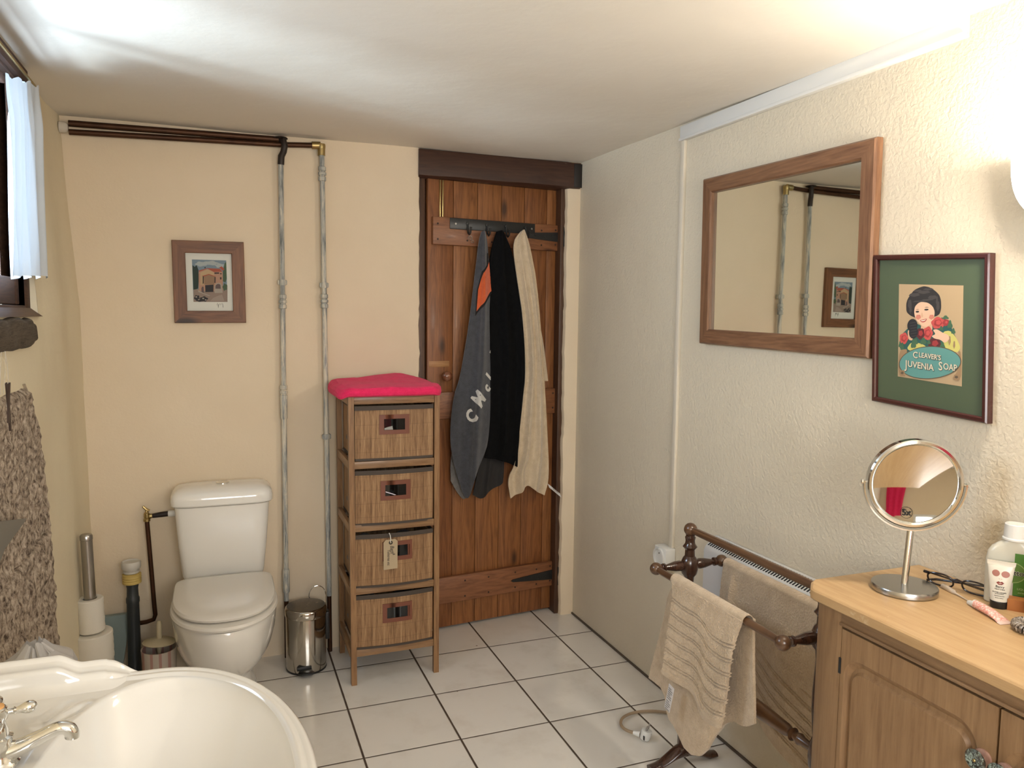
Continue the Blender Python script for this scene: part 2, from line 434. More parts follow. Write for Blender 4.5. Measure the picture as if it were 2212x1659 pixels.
struct('wall_light_block', G().box(.1, 1.5, .75, .85, -.08, 2.3).box(.1, .2, .12, .75, -.08, 2.3).box(1.4, 1.5, .12, .75, -.08, 2.3).box(.1, 1.5, .12, .85, 2.2, 2.3), plain('light_block_plaster', (.5, .42, .3), .9))  # closed box added behind the door to keep outside light from its gaps
HX, HY = 1.08, -.03
dd = Vector((.445 - HX, -.095 - HY, 0)).normalized(); dn = Vector((dd.y, -dd.x, 0))
if dn.y > 0: dn = -dn
def DP(s, z, out=0): p = Vector((HX, HY, 0)) + dd * s + dn * out; return (p.x, p.y, z)
door = thing('door_1', 'ledged pine plank door with black strap hinges, slightly ajar', 'door', (HX, HY, 0), kind='structure')
def dbox(g, s0, s1, z0, z1, o0, o1, bev=.002):
    h = G().box(s0, s1, z0, z1, o0, o1, bev); g.add([DP(a, b, c) for a, b, c in h.v], h.f); return g
PLANK = wood('orange_pine_planks', (.36, .15, .048), (.15, .052, .015), 'Z', .5, .7, 1.0, .05, 1)
LEDGE = wood('red_brown_pine_ledge', (.27, .11, .045), (.14, .05, .02), 'X', .5, .6, 1.2, .05)
g = G(); seams = [-.012, .046, .164, .282, .402, .518, .640]
for a, b in zip(seams, seams[1:]): dbox(g, a + .0009, b - .0009, .012, 2.03, -.03, 0, .0022)
obj('planks', g, PLANK, door)
for z0, z1 in ((1.748, 1.868), (.98, 1.10)):
    obj('ledge', dbox(G(), -.008, .622, z0, z1, 0, .022, .004), LEDGE, door)
obj('ledge', dbox(G(), -.004, .60, .13, .252, 0, .022, .004), LEDGE, door)
nails = G()
for zz in (1.842, 1.775, 1.075, 1.005, .228, .155):
    for s in (.010, .085, .20, .34, .46, .60): nails.lathe([(.0, .0), (.0045, .0), (.004, .0012), (0, .0015)], DP(s, zz + .004 * sin(s * 50), .0222), dn, 8, False)
obj('nail_heads', nails, plain('rusty_nail', (.03, .015, .01), .7), door)
g = G()
g.lathe([(0, 0), (.012, 0), (.010, .012), (.011, .018), (.019, .026), (.0225, .036), (.021, .046), (.013, .053), (0, .055)], DP(.558, 1.172), dn, 24)
obj('knob', g, wood('turned_wood_knob', (.22, .08, .035), (.13, .045, .02), 'Z', .25, coat=.4), door)
obj('repair_patch', dbox(G(), .535, .632, 1.212, 1.238, 0, .0012, .0004), wood('pale_pine_patch', (.42, .22, .09), (.28, .13, .05), 'X', .5), door)
g = G(); dbox(g, .568, .574, 1.865, 2.028, .001, .009, .002); dbox(g, .580, .586, 1.865, 2.028, .001, .009, .002)
obj('bolt_rods', g, BRASS, door)
def strap(zc, L, h0, h1):
    g = G(); g.prism([(.0, zc - h0), (.0, zc + h0), (L, zc + h1), (L + .008, zc), (L, zc - h1)], lambda a, b, d: DP(a, b, d), .0225, .0265)
    for s in (.03, .07, .12): g.lathe([(0, 0), (.004, 0), (.003, .0015), (0, .002)], DP(s, zc + .008 * (1 if s != .07 else -1) * (1 - s / L), .0265), dn, 8, False)
    g.tube([DP(-.012, zc - .04, .02), DP(-.012, zc + .04, .02)], .008, 10)
    h = G().box(-.034, -.012, zc - .045, zc + .045, .053, .060, .001); g.add([DP(a, b, c) for a, b, c in h.v], h.f)
    return g
obj('strap_hinge', strap(1.812, .16, .022, .012), BLACK, door); obj('strap_hinge', strap(.187, .215, .024, .006), BLACK, door)

# black rail with hooks screwed on the top ledge
rail = thing('hook_rail', 'black metal rail of four coat hooks across the top ledge of the door', 'coat rack', DP(.33, 1.84, .022))
obj('rail_plate', dbox(G(), .122, .545, 1.818, 1.866, .022, .027, .002), BLACK, rail)
for s in (.518, .14): obj('screw', G().lathe([(0, 0), (.005, 0), (.004, .002), (0, .0025)], DP(s, 1.842, .027), dn, 12, False), STEEL, rail)
HK = [(.462, 1.845), (.368, 1.845), (.272, 1.845), (.172, 1.845)]
for s, z in HK:
    g = G(); g.lathe([(0, 0), (.008, 0), (.007, .004), (0, .005)], DP(s, z, .027), dn, 14, False)
    g.tube([DP(s, z - .002, .029), DP(s, z - .022, .030), DP(s, z - .040, .036), DP(s, z - .048, .048), DP(s, z - .042, .060), DP(s, z - .026, .064), DP(s, z - .018, .066)], [.0045, .0045, .0045, .0045, .0042, .004, .005], 10)
    obj('hook', g, BLACK, rail)
g = G()
for (ds, dz, r) in ((0, -.062, .0085), (-.010, -.078, .006)):
    c = Vector(DP(.455 + ds, 1.845 + dz, .044)); g.tube([c + Vector((cos(a) * r, .002 * sin(a), sin(a) * r)) for a in [2 * pi * k / 20 for k in range(21)]], .0013, 6, False)
tag(obj('split_ring', g, STEEL, loc=DP(.455, 1.78, .044)), 'small metal split ring hanging from the left-hand free hook', 'key ring')

# ------------------------------------------------------------------ cable trunking, socket, sconce
g = G(); g.box(1.155, RW, -2.08, -.948, 2.082, 2.128, .002); g.box(1.15, RW, -2.08, -.948, 2.076, 2.086, .001)
struct('trim_3', g, WHITEP)
g = G(); g.box(1.158, RW, -.974, -.950, .58, 2.082, .0015); struct('trim_4', g, plain('cream_trunking', (.66, .60, .50), .45))
so = thing('wall_socket', 'white surface mounted electrical socket at the foot of the thin vertical trunking', 'socket', (RW, -.945, .54))
g = G(); g.box(1.125, RW, -.985, -.905, .50, .58, .006); obj('socket_box', g, WHITEP, so)
g = G(); g.lathe([(.036, 0), (.036, .006), (.031, .007), (.030, -.018), (0, -.018)], (1.125, -.942, .541), (-1, 0, 0), 32, False); obj('socket_well', g, WHITEP, so)
g = G()
for dy in (-.0095, .0095): g.lathe([(0, 0), (.0026, 0), (.0026, .0008), (0, .0008)], (1.1425, -.942 + dy, .534), (-1, 0, 0), 8)
g.box(1.1405, 1.1425, -.948, -.936, .517, .5205); obj('socket_holes', g, INK, so)
obj('earth_pin', G().tube([(1.143, -.942, .556), (1.122, -.942, .556)], .0024, 8), STEEL, so)

sc = thing('wall_lamp', 'lit white ceramic uplighter lamp high on the right wall', 'lamp', (RW, -2.33, 1.70))
g = G()
def plate(u, v):
    # a shallow half dish, open at the top: u runs round its lower edge, v from the wall to the lip
    a = pi * u; w = (.060 + .038 * v ** .6); h_ = (.10 + .038 * v ** .6)
    return (RW - .003 - .066 * v, -2.362 + w * cos(a) * 1.12, 1.774 - h_ * sin(a) ** .8)
g.sheet(plate, 40, 10, (-.004, 0, 0)); obj('back_plate', g, Mt('white_glazed_ceramic', (.72, .72, .70), .15).m, sc)
obj('screw', G().lathe([(0, 0), (.004, 0), (.003, .002), (0, .0025)], (RW - .060, -2.271, 1.752), (-1, .6, 0), 10), STEEL, sc)
LW = (1.0, .90, .76)
em = Mt('lit_opal_glass', (.9, .85, .75), .3); em.set('Emission Color', (*LW, 1)); em.set('Emission Strength', 175.0)
g = G(); g.lathe([(.010, -.055), (.034, -.046), (.052, -.02), (.060, .01), (.062, .035), (.058, .035), (.052, .005), (.03, -.035), (.0, -.045)], (1.080, -2.372, 1.733), (0, 0, 1), 32, False)
obj('opal_bowl', g, em.m, sc)
li = bpy.data.lights.new('lamp_bulb', 'POINT'); li.energy = 1.2; li.color = LW; li.shadow_soft_size = .022
lo = bpy.data.objects.new('lamp_bulb', li); COL.objects.link(lo); lo.parent = sc; lo.location = Vector((1.085, -2.372, 1.79)) - sc.location

# ------------------------------------------------------------------ pipes
t = Mt('old_dark_copper', (.07, .03, .016), .42, .7, spec=.3); v = t.coord()
t.set('Base Color', t.mix(t.noise(v, 18, 4), (.10, .045, .022), (.03, .015, .01))); COPPER = t.m
t = Mt('flaking_painted_pipe', (.5, .5, .45), .6); v = t.coord((60, 60, 5)); n = t.noise(v, 1.0, 6, .75, .4)
t.set('Base Color', t.ramp(n, [(.36, (.12, .13, .13)), (.44, (.30, .31, .30)), (.50, (.42, .42, .38)), (.56, (.62, .57, .46))])); t.bump(n, .5, .002); PAINTP = t.m
DKP = plain('blackened_iron', (.02, .013, .010), .5, .3)
pp = thing('ceiling_pipes', 'two dark copper pipes running side by side under the ceiling along the back wall', 'pipe', (-.9, -.14, 2.12))
obj('pipe', G().tube([(-.905, -.136, 2.088), (-.55, -.137, 2.098), (-.165, -.140, 2.108), (-.02, -.141, 2.118), (-.012, -.142, 2.116), (-.010, -.142, 2.10)], .0105, 14), COPPER, pp)
obj('pipe', G().tube([(-.905, -.139, 2.118), (-.5, -.140, 2.123), (-.175, -.142, 2.127)], .0115, 14), COPPER, pp)
g = G(); g.lathe([(.015, -.017), (.015, .017)], (-.030, -.141, 2.117), (1, 0, .06), 14); g.lathe([(.015, -.016), (.015, .012)], (-.0095, -.142, 2.094), (0, 0, 1), 14)
g.lathe([(0, 0), (.0155, .002), (.0165, .012), (.0155, .02), (0, .024)], (-.0095, -.142, 2.104), (0, 0, 1), 14); obj('elbow_fitting', g, BRASS, pp)
obj('wall_flange', G().lathe([(.02, 0), (.028, .003), (.026, .007), (.018, .009)], (-.168, -.143, 2.128), (0, 0, 1), 18), DKP, pp)
obj('wall_plug', G().lathe([(.021, -.02), (.019, 0), (.012, .008)], (-.915, -.138, 2.103), (1, 0, 0), 12), wallpaint('filler', (.6, .56, .48), (.5, .45, .38)), pp)
def riser(name, x0, x1, ztop, lab, fit, neck):
    th = thing(name, lab, 'pipe', (x0, -.14, 0))
    xa = lambda z: x0 + (x1 - x0) * (z / 2.1)
    def col(z): return (xa(z), -.142, z)
    obj('pipe', G().tube([col(z) for z in (ztop, 1.7, 1.2, .7, .245)], .0105, 14), PAINTP, th)
    obj('pipe_foot', G().tube([col(z) for z in (.25, .1, .0)], .0095, 12), COPPER, th)
    for z, kind in fit:
        c = col(z)
        if kind == 'clip':
            g = G().lathe([(.0145, -.011), (.0145, .011)], c, (0, 0, 1), 16); g.box(c[0] - .006, c[0] + .006, BW, c[1], z - .009, z + .009, .002); g.box(c[0] - .018, c[0] + .018, c[1] - .006, c[1] + .006, z - .009, z + .009, .002)
        elif kind == 'sleeve': g = G().lathe([(.0125, -.05), (.0145, -.045), (.0145, .045), (.0125, .05)], c, (0, 0, 1), 16)
        else:
            g = G().lathe([(.012, -.028), (.0155, -.026), (.0155, -.012), (.0125, -.010), (.0125, -.005), (.0165, -.004), (.0165, .006), (.0125, .008), (.0125, .012), (.0155, .014), (.0155, .028), (.012, .030)], c, (0, 0, 1), 16)
        obj({'clip': 'pipe_clip', 'sleeve': 'pipe_sleeve'}.get(kind, 'compression_joint'), g, PAINTP, th)
    if neck: obj('swan_neck', G().tube([(-.168, -.142, 2.126), (-.158, -.158, 2.122), (-.154, -.163, 2.10), (-.158, -.158, 2.078), (-.166, -.146, 2.062), (-.168, -.142, 2.03)], [.012, .0125, .0125, .0125, .013, .013], 14), DKP, th)
    return th
riser('riser_pipe', -.172, -.168, 2.05, 'grey flaking painted pipe rising behind the toilet side, left of the pair', [(1.565, 'clip'), (1.487, 'union'), (1.12, 'union'), (1.06, 'sleeve'), (.33, 'sleeve')], True)
riser('riser_pipe', .006, -.008, 2.085, 'grey flaking painted pipe rising beside the drawer tower, right of the pair', [(2.005, 'union'), (1.558, 'clip'), (1.492, 'union'), (.93, 'clip')], False)
# ------------------------------------------------------------------ curtain
t = Mt('sheer_white_curtain', (.62, .66, .70), .9, spec=.1)
tr = t.n.new('ShaderNodeBsdfTranslucent'); tr.inputs[0].default_value = (.30, .37, .43, 1)
tp = t.n.new('ShaderNodeBsdfTransparent'); tp.inputs[0].default_value = (.95, .97, 1, 1)
mx = t.n.new('ShaderNodeMixShader'); mx.inputs[0].default_value = .16
t.l.new(t.b.outputs[0], mx.inputs[1]); t.l.new(tr.outputs[0], mx.inputs[2])
m2 = t.n.new('ShaderNodeMixShader'); m2.inputs[0].default_value = 0; t.l.new(mx.outputs[0], m2.inputs[1]); t.l.new(tp.outputs[0], m2.inputs[2])
t.l.new(m2.outputs[0], t.n['Material Output'].inputs[0]); CURT = t.m
cur = thing('curtain', 'sheer white curtain drawn aside over the small window in the left wall', 'curtain', (-.87, -1.05, 1.52))
def cf(u, v):
    yl = -1.13 - .05 * v; yr = -.745 - .035 * sin(v * 2.6); y = yl + (yr - yl) * u
    zt = 2.018 + .078 * u - .01 * sin(u * 9) ** 2; zb = 1.520 + .018 * u + .005 * sin(u * 23)
    z = zt + (zb - zt) * v
    g_ = .2 + .8 * sstep(0, .25, v)
    return (-.887 + g_ * (.011 * sin(u * 21 + .6 * sin(v * 3)) + .006 * sin(u * 47 + v * 2)) * (.5 + .5 * (1 - u * .3)), y, z)
obj('curtain_panel', G().grid(cf, 120, 50), CURT, cur, ang=0)
obj('curtain_panel', G().grid(lambda u, v: (cf(u, v)[0] - .010 + .003 * sin(u * 31), -.90 + .165 * u - .02 * v * (1 - u), 2.060 + .012 * u - (.52 + .006 * u) * v), 50, 30), CURT, cur, ang=0)
obj('curtain_rod', G().tube([(-.89, -1.7, 2.08), (-.89, -.76, 2.08)], .004, 8), BRASS, cur)
THR = plain('pale_thread', (.55, .5, .42), .9)
tie = thing('curtain_tie', 'loose white threads hanging below the rough sill timber', 'thread', (-.88, -1.25, 1.33))
for k, y0 in enumerate((-1.27, -1.285, -1.31, -1.38)):
    g = G(); g.tube([(-.884 + .003 * sin(k + z * 30), y0 + .006 * sin(z * 22 + k * 2), 1.345 - z) for z in [i * .011 for i in range(10 if k else 13)]], .0009, 5)
    obj('thread', g, THR, tie)
hk = thing('hair_tongs', 'dark metal prongs hanging from a string in front of the stone pier', 'tool', (-.88, -1.18, 1.2))
def tg_(pts): return [(a - .165, 1.279 + (b - 1.227) * .75) for a, b in pts]
g = G(); g.prism(tg_([(-1.217, 1.225), (-1.209, 1.228), (-1.196, 1.13), (-1.194, 1.085), (-1.201, 1.08), (-1.207, 1.13)]), lambda a, b, d: (d, a, b), -.862, -.858)
g.prism(tg_([(-1.217, 1.225), (-1.211, 1.228), (-1.222, 1.18), (-1.236, 1.11), (-1.243, 1.112), (-1.230, 1.18)]), lambda a, b, d: (d, a, b), -.856, -.852)
obj('prongs', g, plain('dark_iron', (.05, .03, .022), .5, .4), hk)
obj('string', G().tube([(-.884, -1.378, 1.36), (-.862, -1.378, 1.33), (-.857, -1.3785, 1.277)], .001, 6), plain('string', (.5, .42, .3), .9), hk)
g = G(); g.prism([(-1.62, 1.02), (-1.202, .926), (-1.42, .912), (-1.62, .84)], lambda a, b, d: (d, a, b), -.878, -.868)
tag(obj('slate_tile', g, plain('slate', (.13, .12, .10), .4), loc=(-.87, -1.1, .6)), 'smooth grey slate piece leaning on the rough stone pier', 'slate')
g = G(); R = []
for j in range(40):
    v = j / 39; z = .004 + .806 * v; rr = .115 * (1 - .25 * v) * (1 - .8 * sstep(.93, 1, v)) * sstep(-.03, .03, v)
    R.append([(-.755 + .8 * (rr + .012 * noise.fractal(Vector((cos(a) * 2, sin(a) * 2, v * 9)), 1, 2, 3)) * cos(a), -1.735 + (rr + .014 * noise.fractal(Vector((cos(a) * 2, sin(a) * 2, v * 9 + 5)), 1, 2, 3)) * sin(a), z + .012 * noise.noise(Vector((cos(a) * 3, sin(a) * 3, v * 3)))* sstep(0, .1, v)) for a in [2 * pi * k / 60 for k in range(60)]])
g.loft(R)
tag(obj('plastic_bag', g, Mt('crumpled_grey_plastic', (.42, .41, .41), .35).m, loc=(-.755, -1.735, 0), ang=15), 'crumpled pale grey plastic bag behind the washbasin', 'bag')

# ------------------------------------------------------------------ toilet
TX = -.412
toi = thing('toilet', 'white close-coupled toilet with its lid down against the back wall', 'toilet', (TX, -.4, 0))
def rrect(cx, cy, hx, hy, z, p=5, n=48, dy=0):
    r = []
    for k in range(n):
        a = 2 * pi * k / n; c, s = cos(a), sin(a)
        r.append((cx + hx * math.copysign(abs(c) ** (2 / p), c), cy + hy * math.copysign(abs(s) ** (2 / p), s), z))
    return r
def egg(z, hw, yb, yf, n=56, pb=3.2, pf=2.1, cx=TX):
    """outline flat at the wall side (yb), round at the front (yf)"""
    r = []; ym = yb + (yf - yb) * .42
    for k in range(n):
        a = 2 * pi * k / n; c, s = cos(a), sin(a)
        p = pb if s > 0 else pf; h = (yb - ym) if s > 0 else (ym - yf)
        r.append((cx + hw * math.copysign(abs(c) ** (2 / p), c), ym + h * math.copysign(abs(s) ** (2 / p), s), z))
    return r
g = G(); R = []
for z, hx, hy in ((.405, .135, .060), (.412, .146, .070), (.43, .150, .075), (.55, .162, .082), (.70, .172, .090), (.706, .172, .090), (.708, .165, .085)):
    R.append(rrect(TX, -.128 - hy, hx, hy, z, 6))
g.loft(R); obj('cistern', g, PORC, toi)
g = G(); R = []
for z, e in ((.709, -.004), (.711, .004), (.716, .008), (.735, .009), (.752, .006), (.764, -.004), (.772, -.018), (.776, -.04), (.7775, -.07)):
    R.append(rrect(TX, -.222, .176 + e, .094 + e, z + (.0015 if e < -.03 else 0), 6 if e > -.02 else 4))
g.loft(R); obj('cistern_lid', g, PORC, toi)
g = G(); g.lathe([(.024, 0), (.024, .004), (.021, .0055), (0, .006)], (TX + .002, -.225, .7785), n=28, sy=.9); obj('flush_button', g, CHROME, toi)
g = G(); R = []
for z, hw, yb, yf in ((0, .108, -.20, -.50), (.012, .110, -.19, -.505), (.03, .104, -.19, -.495), (.09, .096, -.19, -.50), (.12, .108, -.19, -.54), (.15, .128, -.18, -.60), (.19, .148, -.17, -.655), (.24, .166, -.16, -.71), (.30, .178, -.15, -.748), (.35, .182, -.145, -.766), (.375, .182, -.14, -.770), (.388, .178, -.14, -.764), (.39, .16, -.15, -.745)):
    R.append(egg(z, hw, yb, yf))
g.loft(R); obj('bowl', g, PORC, toi)
g = G(); g.loft([egg(z, hw, yb, yf) for z, hw, yb, yf in ((.392, .170, -.335, -.765), (.394, .178, -.33, -.773), (.402, .181, -.33, -.777), (.410, .178, -.33, -.772), (.413, .17, -.335, -.763))])
obj('seat', g, PORC2, toi)
g = G(); R = []
for z, hw, yb, yf in ((.4165, .158, -.315, -.735), (.418, .167, -.308, -.746), (.426, .170, -.306, -.750), (.434, .166, -.31, -.742), (.440, .150, -.32, -.72), (.443, .12, -.34, -.69)):
    R.append(egg(z + .002, hw + .004, yb, yf, pb=9, pf=2.35))
g.loft(R); obj('lid', g, PORC2, toi)
g = G()
for sx in (-.08, .08): obj('hinge', G().tube([(TX + sx - .02, -.305, .412), (TX + sx + .02, -.305, .412)], .011, 14), PORC2, toi)

# supply pipe and valve of the cistern
vp = thing('supply_pipe', 'thin dark copper water pipe with a brass stop tap left of the toilet', 'pipe', (-.68, -.15, 0))
obj('pipe', G().tube([(-.688, -.15, .635), (-.684, -.151, .56), (-.677, -.155, .43), (-.671, -.155, .30), (-.668, -.155, .255), (-.674, -.155, .237), (-.70, -.155, .230), (-.735, -.15, .226)], .0085, 12), COPPER, vp)
g = G(); g.lathe([(.008, 0), (.0125, .003), (.0125, .012), (.009, .015), (.011, .022), (.010, .034), (.006, .038), (.004, .052)], (-.688, -.15, .628), (0, 0, 1), 14)
g.tube([(-.700, -.152, .690), (-.688, -.151, .676), (-.677, -.150, .672)], [.0045, .006, .004], 8); g.lathe([(.009, 0), (.010, .006), (.007, .014)], (-.680, -.15, .650), (1, 0, 0), 12)
obj('stop_tap', g, BRASS, vp)
obj('connector', G().tube([(-.668, -.15, .650), (-.636, -.151, .653), (-.61, -.152, .655)], [.0085, .0105, .0105], 12), DKP, vp)
obj('inlet_nut', G().lathe([(.011, 0), (.013, .003), (.013, .016), (.011, .03)], (-.612, -.155, .655), (1, 0, 0), 12), WHITEP, vp)
wp = thing('waste_pipe', 'dark grey waste pipe with a yellow taped joint and white screw cap', 'pipe', (-.74, -.2, 0))
obj('pipe', G().lathe([(.024, 0), (.023, .2), (.022, .325), (.024, .33), (.024, .345), (.021, .352), (.020, .385), (.023, .40), (.023, .41)], (-.742, -.19, 0), n=24), plain('dark_grey_pvc', (.035, .040, .042), .4), wp)
obj('tape', G().lathe([(.024, .398), (.033, .402), (.034, .408), (.0325, .412), (.034, .417), (.0325, .421), (.034, .426), (.0325, .430), (.034, .437), (.026, .440)], (-.743, -.19, .003), n=24), plain('yellow_tape', (.55, .40, .12), .6), wp)
g = G(); g.lathe([(.024, .440), (.029, .444), (.029, .450), (.024, .453), (.024, .458), (.033, .460), (.0345, .465), (.0345, .482), (.031, .487), (.027, .483), (0, .483)], (-.744, -.19, .003), n=28)
obj('screw_cap', g, Mt('aged_white_plastic', (.55, .52, .46), .45).m, wp)
# bathroom scales leaning in the corner
g = G()
def sc_(a, b, d): return (a, -.125 - .06 * (1 - (b / .27)) - d, b)
pl_ = [(-.90, .012), (-.90, .265), (-.762, .268), (-.757, .262), (-.782, .09), (-.80, .012)]
g.prism(pl_, sc_, 0, .022)
tag(obj('floor_scales', g, Mt('teal_grey_plastic', (.21, .27, .26), .4).m, loc=(-.83, -.17, 0)), 'flat teal-grey panel leaning against the back wall behind the paper rolls', 'panel')
# toilet brush and pot
bp = thing('toilet_brush_pot', 'white pot with faded pink stripes holding the toilet brush', 'pot', (-.645, -.33, 0))
g = G(); g.lathe([(.045, 0), (.052, .004), (.056, .06), (.062, .186), (.0625, .191), (.058, .191), (.052, .06), (.045, .01), (0, .01)], (-.645, -.33, 0), n=40)
t = Mt('striped_pot_plastic', (.6, .5, .45), .5); v = t.coord(); w = t.node('ShaderNodeSeparateXYZ', i_Vector=v)
st = t.math('SINE', t.math('MULTIPLY', w.outputs[0], 210)); t.set('Base Color', t.mix(t.ramp(st, [(.45, (0, 0, 0)), (.6, (1, 1, 1))]), (.50, .44, .37), (.42, .25, .21)))
obj('pot', g, t.m, bp)
tb = thing('toilet_brush', 'cream toilet brush with a round splash disc standing in the striped pot', 'brush', (-.645, -.33, .02))
CRP = plain('cream_plastic', (.52, .45, .30), .4)
g = G(); g.lathe([(.005, .03), (.006, .17), (.0085, .19), (.010, .23), (.0095, .285), (.006, .293), (0, .294)], (-.648, -.33, 0), (.02, 0, 1), n=16); obj('handle', g, CRP, tb)
g = G(); g.lathe([(.0, -.002), (.056, -.002), (.058, .001), (.055, .004), (.02, .012), (.01, .016), (0, .016)], (-.644, -.33, .213), (.06, .06, 1), n=36); obj('splash_disc', g, CRP, tb)
g = G()
for k in range(240):
    z = .035 + .1 * random.random(); a = random.random() * 6.283; g.tube([(-.645, -.33, z), (-.645 + .03 * cos(a), -.33 + .03 * sin(a), z)], .0009, 3, False)
obj('bristles', g, plain('bristle', (.5, .48, .42), .8), tb)

# paper roll stand
PX, PY = -.855, -.42
ps = thing('roll_holder', 'brushed steel upright rod of the spare toilet roll stand', 'holder', (PX, PY, 0))
dz = Vector((-.022, 0, 1))
g = G(); g.lathe([(.019, .02), (.019, .648), (.0205, .65), (.0205, .664), (.017, .669), (0, .670)], (PX + .012, PY, 0), dz, 24); obj('rod', g, STEEL, ps)
obj('base', G().lathe([(.06, 0), (.06, .012), (.05, .016), (0, .016)], (PX, PY, 0), n=32), STEEL, ps)
PAP = wallpaint('toilet_paper', (.72, .68, .60), (.69, .65, .57), .5, 300, .001)
def roll(r, z0, h, lab):
    g = G(); c = (PX + .012 - .022 * (z0 + h / 2), PY, z0)
    pr_ = [(.0215, .002), (.024, 0), (r - .003, 0), (r, .003)] + [(r + .0006 * sin(k * 2.2), .003 + (h - .006) * k / 10) for k in range(1, 10)] + [(r, h - .003), (r - .003, h), (.024, h), (.0215, h - .002), (.0215, .002)]
    g.lathe(pr_, c, dz, 40, False); o = obj('toilet_roll', g, PAP, loc=c); tag(o, lab, 'toilet paper', 'spare toilet rolls on the steel stand'); return o
roll(.043, .322, .118, 'thin, half-used toilet roll on top of the steel rod stack')
roll(.066, .217, .10, 'full toilet roll just below the thin one on the stand')
roll(.064, .117, .10, 'full toilet roll in the middle of the stack, mostly hidden by the basin')
roll(.064, .016, .10, 'bottom toilet roll of the stack, resting on the stand base')

# ------------------------------------------------------------------ pedal bin
BX, BY = -.105, -.262
pb_ = thing('pedal_bin', 'small polished steel pedal bin beside the toilet', 'bin', (BX, BY, 0))
t = Mt('polished_steel', (.50, .47, .42), .10, 1); v = t.coord(); t.bump(t.noise(v, 14, 2), .08, .004); t.set('Roughness', t.math('ADD', .07, t.math('MULTIPLY', t.noise(v, 60, 5, .7), .12))); PST = t.m
g = G(); g.lathe([(.079, .006), (.0795, .012), (.0795, .222), (.0785, .226), (.07, .226)], (BX, BY, 0), n=56); obj('body', g, PST, pb_)
g = G(); g.lathe([(.082, .226), (.0835, .229), (.083, .25), (.081, .256), (.076, .261), (.05, .266), (.02, .268), (0, .2685)], (BX, BY, 0), n=56)
t = Mt('scratched_steel_lid', (.16, .14, .12), .3, .9); t.set('Roughness', t.math('ADD', .16, t.math('MULTIPLY', t.noise(t.coord(), 50, 6, .7), .3)))
lidm = t.m
o = obj('lid', g, PST, pb_)
g = G(); g.lathe([(.0755, .2615), (.05, .2665), (.02, .2685), (0, .269)], (BX, BY, .0006), n=56, cap=False); obj('lid_top', g, lidm, o)
obj('base_ring', G().lathe([(.078, 0), (.0805, .002), (.0805, .008), (.078, .01), (0, .01)], (BX, BY, 0), n=48), BLACK, pb_)
g = G(); g.prism([(-.048, 0), (.0, 0), (.010, -.030), (.0, -.042), (-.040, -.042), (-.055, -.030)], lambda a, b, d: (BX + .012 + a, BY - .068 + b, d - .1 * b), .010, .017)
obj('pedal', g, BLACK, pb_)
obj('pedal_slot', G().box(BX - .045, BX + .012, BY - .084, BY - .068, .024, .040, .003), BLACK, pb_)
g = G(); g.tube([(BX + .083 * cos(.95) , BY + .083 * sin(.95), .215)] + [(BX + .02 + .034 + .034 * cos(a), BY + .07, .27 + .042 * sin(a) + (.0)) for a in [pi - pi * k / 14 for k in range(15)]] + [(BX + .0835, BY + .03, .215)], .0016, 8)
obj('wire_handle', g, CHROME, pb_)
obj('hinge_bracket', G().box(BX + .076, BX + .094, BY - .012, BY + .03, .11, .225, .004), BLACK, pb_)

# ------------------------------------------------------------------ tower of four baskets
BAM = wood('bamboo_frame', (.30, .17, .075), (.14, .065, .025), 'Z', .45, .5, 0, .15, 1, 1.3)
BAMX = wood('bamboo_rail', (.38, .235, .115), (.19, .10, .042), 'X', .45, .5, 0, .15, 1, 1.3)
BAMY = wood('bamboo_side_rail', (.34, .20, .095), (.17, .085, .035), 'Y', .45, .5, 0, .15, 1, 1.3)
def slats(name, ax):
    t = Mt(name, (.5, .35, .2), .55); v = t.coord({'X': (1, 0, .035), 'Y': (0, 1, .035)}[ax])
    n = t.noise(v, 330, 3, .8, .0); n2 = t.noise(v, 60, 3, .6)
    q = t.coord((1, 1, 1)); z = t.node('ShaderNodeSeparateXYZ', i_Vector=q).outputs[2]
    c = t.ramp(t.mix(.45, n, n2), [(.34, (.075, .032, .012)), (.44, (.20, .105, .045)), (.54, (.33, .19, .09)), (.66, (.46, .30, .16))])
    th = t.math('ABSOLUTE', t.math('SUBTRACT', t.math('FRACT', t.math('MULTIPLY', z, 19)), .5))
    c = t.mix(t.ramp(th, [(.0, (1, 1, 1)), (.012, (0, 0, 0))]), c, (.10, .05, .02))
    t.set('Base Color', c)
    t.bump(n, .9, .002); return t.m
SLX, SLY = slats('bamboo_slats_front', 'X'), slats('bamboo_slats_side', 'Y')
TRIM = plain('dark_brown_binding', (.055, .04, .03), .7); LEA = Mt('red_brown_leather', (.16, .050, .026), .45); LEA = LEA.m
tw = thing('drawer_tower', 'tall narrow bamboo drawer tower frame beside the door', 'shelf unit', (.21, -.33, 0))
X0, X1, YF, YB = .036, .392, -.488, -.160
for lx_, ly_ in ((X0, YF), (X1 - .021, YF), (X0, YB - .021), (X1 - .021, YB - .021)):
    dxl = .006 if lx_ < .2 else 0
    g = G(); w = .021
    g.loft([[(lx_ + dxl * (1 - z / 1.13), ly_, z), (lx_ + w + dxl * (1 - z / 1.13), ly_, z), (lx_ + w + dxl * (1 - z / 1.13), ly_ + w, z), (lx_ + dxl * (1 - z / 1.13), ly_ + w, z)] for z in (0, .4, .8, 1.131)])
    obj('leg', g, BAM, tw)
RZ = [(1.101, 1.130), (.853, .881), (.608, .635), (.360, .387), (.112, .140)]
